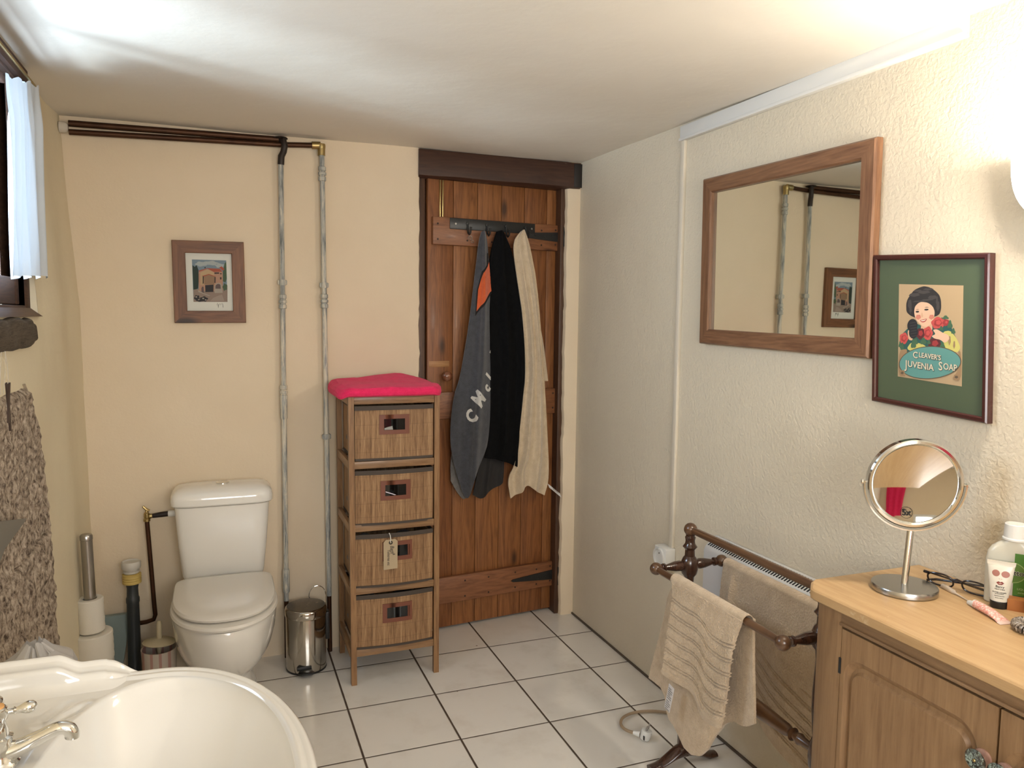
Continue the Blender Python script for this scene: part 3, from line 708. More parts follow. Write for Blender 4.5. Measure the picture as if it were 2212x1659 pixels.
for z0, z1 in RZ:
    obj('front_rail', G().box(X0 + .021, X1 - .021, YF + .003, YF + .015, z0, z1, .0015), BAMX, tw)
    obj('back_rail', G().box(X0 + .021, X1 - .021, YB - .015, YB - .003, z0, z1, .0015), BAMX, tw)
    for xa in (X0 + .003, X1 - .018): obj('side_rail', G().box(xa, xa + .015, YF + .021, YB - .021, z0 - .004, z1, .0015), BAMY, tw)
obj('top_panel', G().box(X0 + .019, X1 - .019, YF + .016, YB - .016, 1.115, 1.127, .001), BAMX, tw)
LABS = [(.212, 1.021, 'top'), (.215, .765, 'second from top'), (.221, .525, 'third from top, behind the tag'), (.221, .277, 'lowest')]
BZ = [(.889, 1.078), (.637, .829), (.391, .580), (.146, .340)]
bas = []
for k, ((z0, z1), (lxc, lzc, nm)) in enumerate(zip(BZ, LABS)):
    b = thing('basket_drawer', 'bamboo basket with leather label window, %s' % nm, 'basket', (.21, -.33, z0), 'slatted baskets in the drawer tower'); bas.append(b)
    xa, xb, ya, yb = X0 + .026, X1 - .026, YF + .012, YB - .03
    bowf = (.007, .013, .015, .014)[k]
    def fr(u, v): return (xa + (xb - xa) * u, ya - bowf * sin(pi * u) - .004, z0 + (z1 - z0) * v)
    obj('front_panel', G().sheet(fr, 30, 6, (0, .006, 0)), SLX, b)
    obj('side_panel', G().box(xa, xa + .006, ya, yb, z0, z1), SLY, b); obj('side_panel', G().box(xb - .006, xb, ya, yb, z0, z1), SLY, b)
    obj('back_panel', G().box(xa, xb, yb - .006, yb, z0, z1), SLX, b); obj('bottom_panel', G().box(xa, xb, ya, yb, z0, z0 + .004), TRIM, b)
    g = G(); R = []
    n = 24; pts = [(xa + (xb - xa) * i / n, ya - bowf * sin(pi * i / n) - .005) for i in range(n + 1)] + [(xb + .001, yb), (xa - .001, yb)]
    for zz, e in ((z1 - .001, 0), (z1 - .001, 1), (z1 + .016, 1), (z1 + .016, 0)):
        cx, cy = (xa + xb) / 2, (ya + yb) / 2
        R.append([(cx + (px - cx) * (1 + .02 * e - .01), cy + (py - cy) * (1 + .022 * e - .012), zz) for px, py in pts])
    R.append(R[0]); g.loft(R, False); obj('rim_binding', g, TRIM, b)
    g = G(); R = []
    for zz in (z0 - .006, z0 + .003): R.append([(px, py - .001, zz) for px, py in pts])
    g.loft(R); obj('lower_binding', g, TRIM, b)
    yf = lambda x: ya - bowf * sin(pi * min(max((x - xa) / (xb - xa), 0), 1)) - .0045
    hw, hh, iw, ih = .0585, .038, .041, .0215
    def fm(a, c, d): return (lxc + a, yf(lxc + a) - d, lzc + c)
    g = G()
    for a0, a1, c0, c1 in ((-hw, hw, ih, hh), (-hw, hw, -hh, -ih), (-hw, -iw, -ih, ih), (iw, hw, -ih, ih)):
        for q in range(6):
            u0, u1 = a0 + (a1 - a0) * q / 6, a0 + (a1 - a0) * (q + 1) / 6; g.prism([(u0, c0), (u1, c0), (u1, c1), (u0, c1)], fm, 0, .003)
    lf = obj('label_frame', g, LEA, b)
    g = G()
    for q in range(6):
        u0, u1 = -iw + 2 * iw * q / 6, -iw + 2 * iw * (q + 1) / 6; g.prism([(u0, -ih), (u1, -ih), (u1, ih), (u0, ih)], fm, 0, .0008)
    obj('label_window', g, plain('dark_clear_window', (.008, .009, .009), .08), lf)
    if k == 0:
        obj('paper_label', G().prism([(-.039, -.0205), (-.006, -.0205), (-.008, -.006), (-.026, -.010), (-.039, -.014)], fm, .0009, .0013), plain('grey_paper', (.30, .30, .28), .7), lf)
    if k == 1:
        obj('paper_label', G().prism([(-.039, -.003), (-.020, -.010), (.002, -.019), (-.004, -.020), (-.026, -.012), (-.039, -.007)], fm, .0009, .0013), plain('pale_strip', (.55, .5, .56), .7), lf)
    g = G()
    for q in range(9):
        c = Vector((.21 + .10 * cos(q * 2.4), -.33 + .09 * sin(q * 1.7), z0 + .07 + .02 * sin(q)))
        g.lathe([(0, -.05), (.04, -.035), (.055, 0), (.04, .035), (0, .05)], c, (cos(q), sin(q * 2), .5), 12)
    tag(obj('folded_cloth', g, terry('dark_cloth_contents_%d' % k, (.02, .02, .022)), loc=(.21, -.33, z0)), 'dark soft things lying inside the basket that is %s in the tower' % nm.split(',')[0], 'cloth', 'contents of the baskets')
# paper tag on the third basket
tgp = thing('luggage_tag', 'buff card tag with black handwriting hanging on the third basket', 'tag', (.19, -.51, .52))
TAGC = (.19, -.5125, .518)
g = G(); g.prism([(-.027, -.060), (.027, -.058), (.028, .050), (.018, .059), (-.018, .058), (-.027, .048)], lambda a, b, d: (TAGC[0] + a, TAGC[1] - d - .02 * 0, TAGC[2] + b), 0, .0008)
obj('card', g, Mt('buff_card', (.42, .33, .21), .8).m, tgp)
g = G(); g.lathe([(.0075, 0), (.0075, .001), (.003, .0012), (.003, 0)], (TAGC[0] + .001, TAGC[1] - .0008, TAGC[2] + .046), (0, -1, 0), 20, False); obj('eyelet', g, plain('dark_eyelet', (.02, .015, .012), .6), tgp)
obj('cotton_loop', G().tube([(.190, -.5135, .566), (.1905, -.516, .578), (.189, -.514, .592), (.188, -.500, .598)], .0018, 8), plain('white_string', (.7, .68, .62), .8), tgp)
g = G()
for w_, cx, cz, s_ in (('Bath', .006, .018, .021), ('&', .013, .0, .014), ('Toiletries etc', -.0075, -.012, .0145)):
    h = text_geo(w_, s_, lambda a, b, d, cx=cx, cz=cz: (TAGC[0] + cx + b, TAGC[1] - .0008 - d, TAGC[2] + cz - a), .0002, .0002, .25, .8); g.add(h.v, h.f)
obj('handwriting', g, INK, tgp, ang=0)

# pink towel on the tower
PINK = terry('pink_towel_cloth', (.78, .030, .13), (.64, .018, .09), 350, .5, sheen=.1)
def pinkf(u, v, side):
    a = 2 * pi * u; c, s = cos(a), sin(a); p = 5
    ex, ey = math.copysign(abs(c) ** (2 / p), c), math.copysign(abs(s) ** (2 / p), s)
    hx, hy = .218 + .006 * sin(a * 3), .185 + .004 * sin(a * 5)
    r = sin(pi * .5 * min(v / .55, 1)) if v < .55 else cos(pi * .5 * (v - .55) / .45)
    return None
rings = []
ks = [(0, 0), (.5, 0), (.93, 0), (.985, .006), (1.0, .016), (.99, .028), (.95, .036), (.85, .040), (.6, .042), (.3, .043), (.02, .043)]
for rr, h in ks:
    ring = []
    for k in range(72):
        a = 2 * pi * k / 72; c, s = cos(a), sin(a); p = 6
        x = .2 + .208 * rr * math.copysign(abs(c) ** (2 / p), c); y = -.345 + .178 * rr * math.copysign(abs(s) ** (2 / p), s)
        droop = -.024 * sstep(.155, .21, abs(x - .2)) * sstep(.10, .19, -(y + .345)) - .010 * sstep(.17, .21, -(x - .2))
        top = .020 * sstep(-.05, .14, y + .345) * math.exp(-((x - .27) / .09) ** 2) + .007 * sstep(.0, .1, y + .345)
        top += .007 * noise.noise(Vector((x * 9, y * 11, 1))) + .003 * noise.noise(Vector((x * 24, y * 22, h * 40))) + .0015 * noise.noise(Vector((x * 50, y * 50, h * 60)))
        crease = -.004 * math.exp(-((y + .34 + .1 * (x - .05)) / .006) ** 2) * sstep(.12, .05, x)
        ring.append((x, y, 1.1315 + h + droop * (1 - .2 * (h / .043)) + (top + crease) * (h / .043)))
    rings.append(ring)
pt = obj('folded_towel', G().loft(rings), PINK, loc=(.2, -.345, 1.13), ang=0)
tag(pt, 'bright pink folded towel lying on top of the drawer tower', 'towel')
# ------------------------------------------------------------------ towels and robe on the door hooks
def hang(outline, y0, A, nf, ph=0, bulge=.02, nu=60, nv=90, thick=.006, fine=.002, conv=.9, tw=.4):
    c = coons(*outline)
    def f(u, v):
        p = c(u, v); w = .25 + .75 * sstep(0, .5, v)
        d = A * w * sin(2 * pi * nf * u + ph + tw * v) + .22 * A * w * sin(2 * pi * nf * 1.9 * u + ph * 2 + v)
        d += bulge * sin(pi * u) * (.5 + .5 * w) + fine * noise.noise(Vector((p.x * 30, p.y * 12, ph)))
        return (p.x, y0 - d, p.y)
    return G().sheet(f, nu, nv, (0, thick, 0)), f
GREY = terry('charcoal_terry', (.060, .064, .078), (.030, .032, .040), 350, .5)
Lg = [(.672, 1.807), (.66, 1.767), (.646, 1.646), (.616, 1.404), (.575, 1.161), (.55, 1.1), (.536, .998), (.532, .885), (.545, .802)]
Rg = [(.692, 1.81), (.701, 1.769), (.71, 1.689), (.72, 1.6), (.732, 1.429), (.748, 1.199), (.752, 1.095), (.742, .96), (.726, .90)]
gt = thing('beach_towel', 'charcoal grey towel with orange band and white lettering on the door hook', 'towel', (.66, -.15, 1.8))
gg, gf = hang(([(.672, 1.807), (.682, 1.813), (.692, 1.81)], [(.545, .802), (.575, .70), (.617, .596), (.640, .72), (.700, .825), (.726, .90)], Lg, Rg), -.150, .012, 1.7, 1.2, .016, 70, 100)
obj('cloth', gg, GREY, gt, ang=0)
g2, _ = hang(([(.66, 1.4), (.70, 1.4)], [(.547, .70), (.58, .64), (.616, .60), (.622, .66), (.66, .78)], [(.64, 1.3), (.58, 1.0), (.545, .80), (.547, .70)], [(.72, 1.3), (.72, 1.0), (.68, .85), (.66, .78)]), -.118, .006, 2, .4, .008, 30, 40)
obj('cloth_back', g2, terry('grey_towel_back', (.20, .19, .18), (.13, .125, .12), 350), gt, ang=0)
def dec(poly, name, mat, parent, target, off=.0012, cut=.008, y=-.3):
    g = G(); g.add([(p[0], y, p[1]) for p in poly], [tuple(range(len(poly)))])
    return obj(name, project(g, target, (0, 1, 0), off, cut), mat, parent, ang=60)
OR = terry('orange_band_cloth', (.62, .115, .03), (.5, .08, .02), 350)
BK = plain('black_band_cloth', (.008, .006, .006), .9)
dec([(.699, 1.716), (.714, 1.717), (.724, 1.54), (.716, 1.53), (.6445, 1.438), (.651, 1.55), (.674, 1.635), (.697, 1.664)], 'band_border', BK, gt, gg, .0010)
dec([(.7045, 1.664), (.7165, 1.692), (.723, 1.55), (.715, 1.545), (.651, 1.459), (.6575, 1.555), (.679, 1.628), (.7035, 1.66)], 'orange_band', OR, gt, gg, .0020)
WL = terry('white_print', (.62, .61, .58), (.5, .49, .47), 350)
lt = G()
for ch, cx, cz, s, ro in (('M', .662, 1.066, .082, .95), ('c', .700, 1.118, .062, .98), ('L', .722, 1.165, .080, 1.02), ('l', .741, 1.262, .07, 1.2), ('C', .627, .990, .070, .8)):
    h = text_geo(ch, s, lambda a, b, d, cx=cx, cz=cz, ro=ro: (cx + a * cos(ro) - b * sin(ro), -.3, cz + a * sin(ro) + b * cos(ro)), 0, .0035, .25, .8)
    lt.add(h.v, h.f)
lt = project(lt, gg, (0, 1, 0), .0016, .008)
obj('lettering', lt, WL, gt, ang=60)

BLK = terry('black_terry', (.006, .006, .0065), (.003, .003, .0035), 350, .3, sheen=0)
br = thing('bathrobe', 'black robe hanging from the middle hook of the door', 'robe', (.78, -.14, 1.8))
gb, _ = hang(([(.748, 1.813), (.77, 1.822), (.79, 1.803)], [(.700, .80), (.76, .79), (.803, .776), (.868, .745)],
    [(.748, 1.813), (.725, 1.74), (.700, 1.6), (.700, 1.4), (.715, 1.2), (.72, .92), (.700, .80)], [(.79, 1.803), (.825, 1.728), (.865, 1.563), (.89, 1.396), (.9, 1.184), (.884, 1.007), (.868, .745)]), -.135, .011, 2.4, .3, .020, 60, 80)
obj('robe_front', gb, BLK, br, ang=0)
gb, _ = hang(([(.72, 1.2), (.80, 1.2)], [(.655, .627), (.699, .598), (.727, .641), (.794, .664), (.806, .70)], [(.72, 1.2), (.71, 1.0), (.69, .80), (.655, .627)], [(.82, 1.2), (.83, 1.0), (.81, .85), (.806, .70)]), -.112, .006, 2.2, 2, .006, 40, 50)
obj('robe_lining', gb, plain('dark_grey_lining', (.016, .014, .014), .85), br, ang=0)
BEI = terry('beige_terry', (.60, .49, .35), (.46, .36, .24), 380, .6)
bt = thing('bath_towel', 'long beige bath towel hanging from the right-hand hook of the door', 'towel', (.9, -.14, 1.8))
gbe, bf = hang(([(.857, 1.816), (.868, 1.828), (.880, 1.822)], [(.824, .606), (.87, .63), (.901, .672), (.95, .63), (.995, .608)],
    [(.857, 1.816), (.829, 1.785), (.823, 1.734), (.85, 1.571), (.872, 1.447), (.893, 1.197), (.878, 1.05), (.862, .9), (.845, .76), (.806, .70), (.824, .606)],
    [(.880, 1.822), (.898, 1.778), (.919, 1.696), (.939, 1.606), (.960, 1.432), (.975, 1.28), (.991, 1.089), (1.005, .9), (1.018, .687), (.995, .608)]), -.150, .0115, 2.6, 2.4, .018, 70, 110)
obj('cloth', gbe, BEI, bt, ang=0)
gbe, _ = hang(([(.875, 1.80), (.902, 1.775)], [(.950, 1.145), (.972, 1.143), (1.017, 1.142)], [(.875, 1.80), (.90, 1.6), (.93, 1.4), (.950, 1.145)], [(.902, 1.775), (.941, 1.606), (.966, 1.432), (.995, 1.30), (1.017, 1.142)]), -.120, .004, 1.4, .5, .006, 24, 60)
obj('cloth_corner', gbe, BEI, bt, ang=0)
g = G(); g.sheet(lambda u, v: (1.012 + .064 * u + .008 * (v), -.145 - .004 * sin(u * 6), .662 - .052 * u - .020 * v), 8, 2, (0, .0006, 0))
lab = obj('care_label', g, plain('white_label', (.62, .6, .58), .6), bt, ang=0)
g = G()
for k in range(5): g.prism([(1.036 + .006 * k, .6415 - .0048 * k), (1.0385 + .006 * k, .6395 - .0048 * k), (1.043 + .006 * k, .629 - .0048 * k), (1.0405 + .006 * k, .631 - .0048 * k)], lambda a, b, d: (a, -.1505 - d, b), 0, .0002)
obj('label_print', g, plain('grey_print', (.15, .15, .15), .7), lab)

# ------------------------------------------------------------------ electric heater on the right wall
ht = thing('electric_heater', 'white wall convector heater behind the towel stand', 'heater', (RW, -1.6, .25))
HP = [(1.168, .26), (1.168, .702), (1.160, .703), (1.120, .672), (1.114, .660), (1.114, .30), (1.125, .26)]
g = G(); R = []
for y in (-1.232, -1.238, -1.975, -1.981):
    e = .004 if y in (-1.232, -1.981) else 0
    R.append([(a + (.003 if a < 1.13 and e else 0), y, b - (e if b > .5 else -e)) for a, b in HP])
g.loft(R); obj('casing', g, Mt('white_enamel', (.66, .66, .66), .3).m, ht)
g = G(); nx, nz = -.446, .895
for k in range(61):
    y = -1.246 - .0117 * k
    for a, b in ((.085, .44), (.56, .90)):
        y2 = y - (b - a) * .012
        p0 = (1.120 + .040 * a, .672 + .031 * a); p1 = (1.120 + .040 * b, .672 + .031 * b)
        vs = []
        for (px_, pz_), yy in ((p0, y), (p1, y2)):
            for w in (-.0026, .0026): vs.append((px_ - .0006, yy + w, pz_ + .0009))
        vs += [(x + .004, yy, z - .006) for x, yy, z in vs]
        g.add(vs, [(0, 1, 3, 2), (4, 6, 7, 5), (0, 4, 5, 1), (1, 5, 7, 3), (3, 7, 6, 2), (2, 6, 4, 0)])
obj('grille_slots', g, plain('dark_slots', (.01, .01, .012), .8), ht, ang=0)

# ------------------------------------------------------------------ turned wooden towel stand
MAH = wood('dark_turned_wood', (.065, .026, .014), (.022, .009, .006), 'Z', .22, .5, 0, .5)
MAHY = wood('dark_rail_wood', (.13, .065, .030), (.055, .024, .012), 'Y', .28, .5, 0, .4)
ts = thing('towel_stand', 'dark turned wood towel stand with three rails in front of the heater', 'towel stand', (.965, -1.65, 0))
def turned(g, prof, org, ax, n=24): g.lathe(prof, org, ax, n); return g
for Y in (-1.371, -1.945):
    X = .965
    g = G(); turned(g, [(.014, .05), (.020, .06), (.021, .17), (.016, .175), (.012, .19), (.016, .22), (.020, .27), (.014, .31), (.020, .325), (.022, .35), (.020, .38), (.013, .40), (.018, .47), (.018, .52), (.014, .60), (.016, .625), (.024, .635), (.027, .65), (.027, .672), (.021, .686), (.016, .692), (.015, .712), (.023, .722), (.016, .732), (.0145, .742), (.017, .752), (.014, .756), (.014, .76)], (X, Y, 0), (0, 0, 1))
    obj('post', g, MAH, ts)
    g = G(); R = []
    for k in range(25):
        x = X - .125 + .25 * k / 24; a = (x - X) / .125; top = .018 + .050 * math.exp(-(a / .5) ** 2); bot = .028 * max(0, 1 - (a / .75) ** 2)
        hw = .026 * (1 - .35 * abs(a))
        R.append([(x, Y + hw * cos(q), (top + bot) / 2 + (top - bot) / 2 * sin(q)) for q in [2 * pi * i / 16 for i in range(16)]])
    g.loft(R); obj('foot', g, MAH, ts)
    for sx in (-1, 1):
        g = G(); turned(g, [(.010, .02), (.017, .035), (.0155, .055), (.008, .088), (.0135, .091), (.0135, .096), (.009, .098), (.0125, .101), (.009, .104), (.008, .115)], (X, Y, .663), (sx, 0, 0), 20); obj('arm', g, MAH, ts)
        g = G(); c = (X + sx * .122, Y, .663); turned(g, [(.0195 * sin(pi * k / 14) + 1e-4, -.0195 * cos(pi * k / 14)) for k in range(15)], c, (0, 1, 0), 20); obj('ball', g, MAHY, ts)
    g = G(); turned(g, [(.021 * sin(pi * k / 14) + 1e-4, -.021 * cos(pi * k / 14)) for k in range(15)], (X, Y, .777), (0, 0, 1), 24); obj('ball', g, MAHY, ts)
obj('top_rail', G().lathe([(.010, .0), (.0115, .05), (.012, .28), (.0115, .52), (.010, .574)], (.965, -1.371, .777), (0, -1, 0), 20), MAHY, ts)
for sx in (-1, 1): obj('side_rail', G().lathe([(.0095, .0), (.0105, .05), (.011, .28), (.0105, .52), (.0095, .574)], (  .965 + sx * .122, -1.371, .663), (0, -1, 0), 20), MAHY, ts)
g = G(); h = [(.010, .02), (.012, .05), (.016, .06), (.012, .075), (.010, .08), (.018, .085), (.012, .095), (.017, .11), (.0215, .2), (.0225, .287)]
g.lathe(h + [(r, .574 - z) for r, z in reversed(h[:-1])], (.965, -1.371, .362), (0, -1, 0), 22); obj('stretcher', g, MAHY, ts)

# towels on the stand: woven bands and pile are real relief
SAND = terry('sand_terry', (.55, .43, .30), (.40, .295, .19), 480, .8, sheen=.4)
def pile(y, z, band=True, zh=.387, hemsl=0):
    n = .0020 * noise.fractal(Vector((y * 210, z * 210, 3)), 1, 2, 3)
    if not band: return n
    b = 0; q = (zh - z)
    for k in range(6):
        c = .035 + .0385 * k
        for w in (-.0045, .0045): b -= .0060 * math.exp(-((z - zh - c - w) / .0020) ** 2)
        b -= .0012 * math.exp(-((z - zh - c) / .004) ** 2)
    hem = sstep(.022, .012, z - zh); return n * (1 - .8 * hem) + b - .002 * hem
at_ = thing('hand_towel', 'sand coloured towel with woven bands folded over the front rail of the stand', 'towel', (.83, -1.65, .66))
cA = coons([(-1.484, .666), (-1.6, .666), (-1.7, .666), (-1.808, .666)], [(-1.478, .380), (-1.538, .372), (-1.609, .376), (-1.644, .362), (-1.66, .348), (-1.71, .345), (-1.772, .362)],
    [(-1.484, .666), (-1.500, .61), (-1.492, .507), (-1.478, .380)], [(-1.808, .666), (-1.800, .63), (-1.797, .569), (-1.789, .477), (-1.772, .362)])
def fa(u, v):
    p = cA(u, v); zh = cA(u, 1).y
    k = 1 + .0 * u
    dd_ = .012 * sin(2 * pi * 1.15 * u + 2.0) * sstep(.1, 1, v) + .012 * sstep(.75, 1, u) * sstep(0, .3, v) + .010 * sstep(0, .4, v)
    vv = sstep(0, .09, v)
    return (.8255 - dd_ - .004 * sstep(.93, .96, v) - pile(p.x, p.y, True, zh + .004), p.x, p.y + .001)
obj('front_fold', G().sheet(fa, 180, 230, (.007, 0, 0)), SAND, at_, ang=0)
cB = coons([(-1.478, .666), (-1.7, .666), (-1.812, .666)], [(-1.334, .29), (-1.419, .289), (-1.449, .219), (-1.507, .215), (-1.575, .172), (-1.650, .205), (-1.68, .305), (-1.74, .355), (-1.80, .368), (-1.840, .400)],
    [(-1.478, .666), (-1.413, .60), (-1.396, .519), (-1.365, .402), (-1.334, .29)], [(-1.812, .666), (-1.812, .62), (-1.822, .53), (-1.834, .46), (-1.840, .400)], sm=1)
def fb(u, v):
    p = cB(u, v); vv = sstep(0, .10, v)
    return (.861 + .008 * sin(2 * pi * 1.6 * u + .6) * sstep(.1, 1, v) + .0 - .016 * sstep(.3, 1, v) * (1 - sstep(.6, .72, u)) - .45 * pile(p.x, p.y, False), p.x, p.y + .001)
obj('back_fold', G().sheet(fb, 150, 130, (.008, 0, 0)), SAND, at_, ang=0)
g = G().sheet(lambda u, v: (.844 - .0185 * cos(pi * v) * (1 - .1 * u), -1.478 - .334 * u, .6655 + .0175 * sin(pi * v) + .0012 * noise.noise(Vector((u * 60, v * 8, 0)))), 110, 14, (0, 0, -.003))
obj('top_fold', g, SAND, at_, ang=0)
def lb(u, v): return (.800 - .006 * v, -1.527 - .028 * u + .012 * v, .372 - .078 * v - .004 * u + .0 )
lab = obj('care_label', G().sheet(lb, 6, 12, (.0008, 0, 0)), plain('white_satin', (.62, .60, .60), .5), at_, ang=0)
g = G()
for k in range(11):
    v0 = .12 + .078 * k + (.04 if k > 5 else 0); ln = .75 if k % 3 else .5
    a, b, c, d_ = lb(.12, v0), lb(.12 + ln, v0), lb(.12 + ln, v0 + .035), lb(.12, v0 + .035)
    g.add([(x - .0006, y, z) for x, y, z in (a, b, c, d_)], [(0, 1, 2, 3)])
obj('label_print', g, plain('grey_print_small', (.2, .2, .2), .7), lab, ang=0)
ct = thing('large_towel', 'large sand coloured towel hanging over the back rail of the stand beside the heater', 'towel', (1.08, -1.65, .66))
cC = coons([(-1.402, .666), (-1.5, .666), (-1.7, .666), (-1.922, .666)], [(-1.389, .33), (-1.50, .285), (-1.602, .232), (-1.70, .20), (-1.80, .165), (-1.915, .14)],
    [(-1.402, .666), (-1.397, .60), (-1.392, .48), (-1.389, .33)], [(-1.922, .666), (-1.92, .5), (-1.915, .14)])
def fc(u, v):
    p = cC(u, v); vv = sstep(0, .09, v); zh = cC(u, 1).y
    return (1.070 - .002 * sstep(0, .3, v) - .006 * sin(2 * pi * 2.1 * u + .5) * sstep(0, .5, v) - .012 * math.exp(-((u - .11) / .03) ** 2) * sstep(0, .2, v) - .8 * pile(p.x, p.y, v > .5, zh + .02), p.x, p.y + .001)
obj('front_fold', G().sheet(fc, 190, 230, (.006, 0, 0)), SAND, ct, ang=0)
obj('back_fold', G().sheet(lambda u, v: (1.103 - .002 * sin(u * 9) - .012 * (1 - sstep(0, .12, v)), -1.40 - .52 * u, .678 - .40 * v), 30, 30, (.004, 0, 0)), SAND, ct, ang=0)
obj('top_fold', G().sheet(lambda u, v: (1.087 - .0175 * cos(pi * v), -1.402 - .52 * u, .6655 + .0165 * sin(pi * v) + .0015 * noise.noise(Vector((u * 70, v * 8, 0)))), 110, 14, (0, 0, -.003)), SAND, ct, ang=0)

# extension plug on the floor
pg = thing('plug_lead', 'white two-pin plug on a beige flex lying on the floor by the towel stand', 'plug', (.91, -1.19, 0))
CB = plain('beige_flex', (.33, .24, .155), .5)
obj('flex', G().tube([tuple(p) for p in resample([tuple(q) for q in smoothed([(1.16, -1.20, .006), (1.12, -1.12, .007), (1.06, -1.070, .009), (1.0, -1.052, .010), (.95, -1.055, .012), (.905, -1.075, .014), (.876, -1.115, .016), (.872, -1.155, .018), (.888, -1.186, .021), (.905, -1.200, .023)], 2)], 60)], .0052, 10), CB, pg)
ax = Vector((.25, -.10, 1)).normalized(); o_ = Vector((.918, -1.208, .003))
g = G(); g.lathe([(.012, 0), (.0165, .003), (.018, .012), (.0185, .028), (.0175, .034), (.012, .035), (0, .035)], o_, ax, 28); obj('plug_body', g, WHITEP, pg)
g = G(); g.tube([(.888, -1.184, .021), (.905, -1.199, .019)], [.0065, .0105], 12); obj('plug_collar', g, WHITEP, pg)
g = G()
for s in (-.0095, .0095):
    c = o_ + ax * .035 + Vector((.8, .6, 0)) * s; g.tube([c, c + ax * .019], .0024, 8)
obj('pins', g, STEEL, pg)
g = G(); g.lathe([(0, 0), (.0025, 0), (.0025, .0004), (0, .0004)], o_ + ax * .0352, ax, 10); g.box(.905, .9075, -1.228, -1.222, .012, .026); obj('plug_marks', g, INK, pg)

# ------------------------------------------------------------------ pine dresser
PINE = wood('waxed_pine_top', (.52, .35, .18), (.36, .21, .09), 'Y', .42, .3, .5, .1, 0, .6, worn=(.66, .52, .34), bw=.3)
PINEZ = wood('old_pine_upright', (.31, .19, .095), (.17, .09, .04), 'Z', .5, .45, .7, 0, 0, .8, bw=.3)
PINEY = wood('old_pine_rail', (.27, .165, .085), (.13, .07, .032), 'Y', .5, .45, .5, 0, 0, .8, bw=.3)
dr = thing('pine_dresser', 'old stripped pine cupboard with panelled doors against the right wall', 'dresser', (1.0, -2.5, 0))
YE = -3.05
def XY(a, b, d): return (a, b, d)
g = G(); R = []
for z, e in ((.824, .006), (.828, .001), (.838, 0), (.846, .001), (.849, .004)):
    R.append([(.795 + e, -2.088 - .0 * e, z), (.797 + e, -2.075 - e, z), (.830 + e, -2.040 - e, z), (.850, -2.030 - e, z), (1.168, -2.030 - e, z), (1.168, YE, z), (.795 + e, YE, z)])
g.loft(R); obj('top', g, PINE, dr)
g = G()
g.prism([(.808, -2.105), (.840, -2.058), (.875, -2.058), (.875, -2.16), (.808, -2.16)], XY, 0, .826); obj('corner_post', g, PINEZ, dr)
obj('side', G().box(.84, 1.165, -2.08, -2.06, .02, .825), PINEZ, dr); obj('side', G().box(.81, 1.165, YE + .02, YE + .04, .02, .825), PINEZ, dr)
obj('back', G().box(1.15, 1.165, YE + .04, -2.08, .05, .825), PINEZ, dr); obj('bottom', G().box(.83, 1.15, YE + .04, -2.08, .08, .1), PINEZ, dr)
obj('centre_post', G().box(.83, .85, -2.53, -2.50, .1, .79), PINEZ, dr)
g = G(); g.box(.806, .83, YE + .04, -2.158, .797, .825, .002); g.box(.801, .808, YE + .04, -2.158, .7965, .8035, .002); obj('frieze_rail', g, PINEY, dr)
obj('plinth', G().box(.815, .85, YE + .04, -2.10, 0, .09), PINEY, dr)
def cdoor(ya, yb, kx):
    D = obj('door', G().box(.822, .834, yb + .0015, ya - .0015, .105, .789), PINEZ, dr)
    sw, zt, zb_ = .026, .789, .105
    stile = .022; pt_, pb2 = .722, .18; ra = .045
    # frame: the field is cut by a panel with rounded upper corners
    def rp(y0, y1, z0, z1, r, top=True):
        pts = [(y0, z0), (y1, z0)]
        for k in range(9):
            a = pi / 2 * k / 8; pts.append((y1 - r + r * cos(a), z1 - r + r * sin(a)))
        for k in range(9):
            a = pi / 2 + pi / 2 * k / 8; pts.append((y0 + r + r * cos(a), z1 - r + r * sin(a)))
        return pts
    P0, P1 = yb + .046, ya - .018
    f = lambda a, b, d: (d, a, b)
    out = rp(yb + .0015, ya - .0015, .105, .789, .0005); 
    mo = rp(P0 - .012, P1 + .006, pb2 - .01, pt_ + .014, ra)
    inn = rp(P0 - .002, P1 - .002, pb2, pt_, ra * .9); rais = rp(P0 + .004, P1 - .008, pb2 + .008, pt_ - .008, ra * .75)
    g = G(); g.loft([[(.823, a, b) for a, b in out], [(.808, a, b) for a, b in out], [(.8075, a, b) for a, b in mo], [(.8190, a, b) for a, b in inn]], False)
    obj('door_frame', g, PINEZ, D, ang=25)
    g = G(); g.loft([[(.8190, a, b) for a, b in inn], [(.8180, a, b) for a, b in rais], [(.8105, a, b) for a, b in rp(P0 + .010, P1 - .014, pb2 + .014, pt_ - .014, ra * .6)]], False)
    n = 20; g.f.append(tuple(len(g.v) - n + i for i in range(n))); obj('door_panel', g, PINEZ, D, ang=25)
    return D
D1 = cdoor(-2.160, -2.512, 0); D2 = cdoor(-2.514, -2.90, 0)
g = G(); g.box(.806, .811, -2.163, -2.157, .690, .725, .001); obj('hinge', g, BLACK, D1)
t = Mt('patterned_green_knob', (.1, .12, .11), .15, Coat_Weight=.8); v = t.coord(); n = t.noise(v, 130, 3, .6, 1.5)
t.set('Base Color', t.ramp(n, [(.38, (.015, .012, .01)), (.5, (.07, .09, .08)), (.6, (.30, .38, .34))])); KN = t.m
for D, yy, zz in ((D1, -2.490, .688), (D2, -2.532, .686)):
    g = G(); g.lathe([(.016, 0), (.016, .004), (.007, .006), (.007, .018)], (.808, yy, zz), (-1, 0, 0), 20); k_ = obj('knob', g, wood('knob_base_%d' % int(-yy * 100), (.42, .26, .2), (.3, .16, .12), 'X', .5), D)
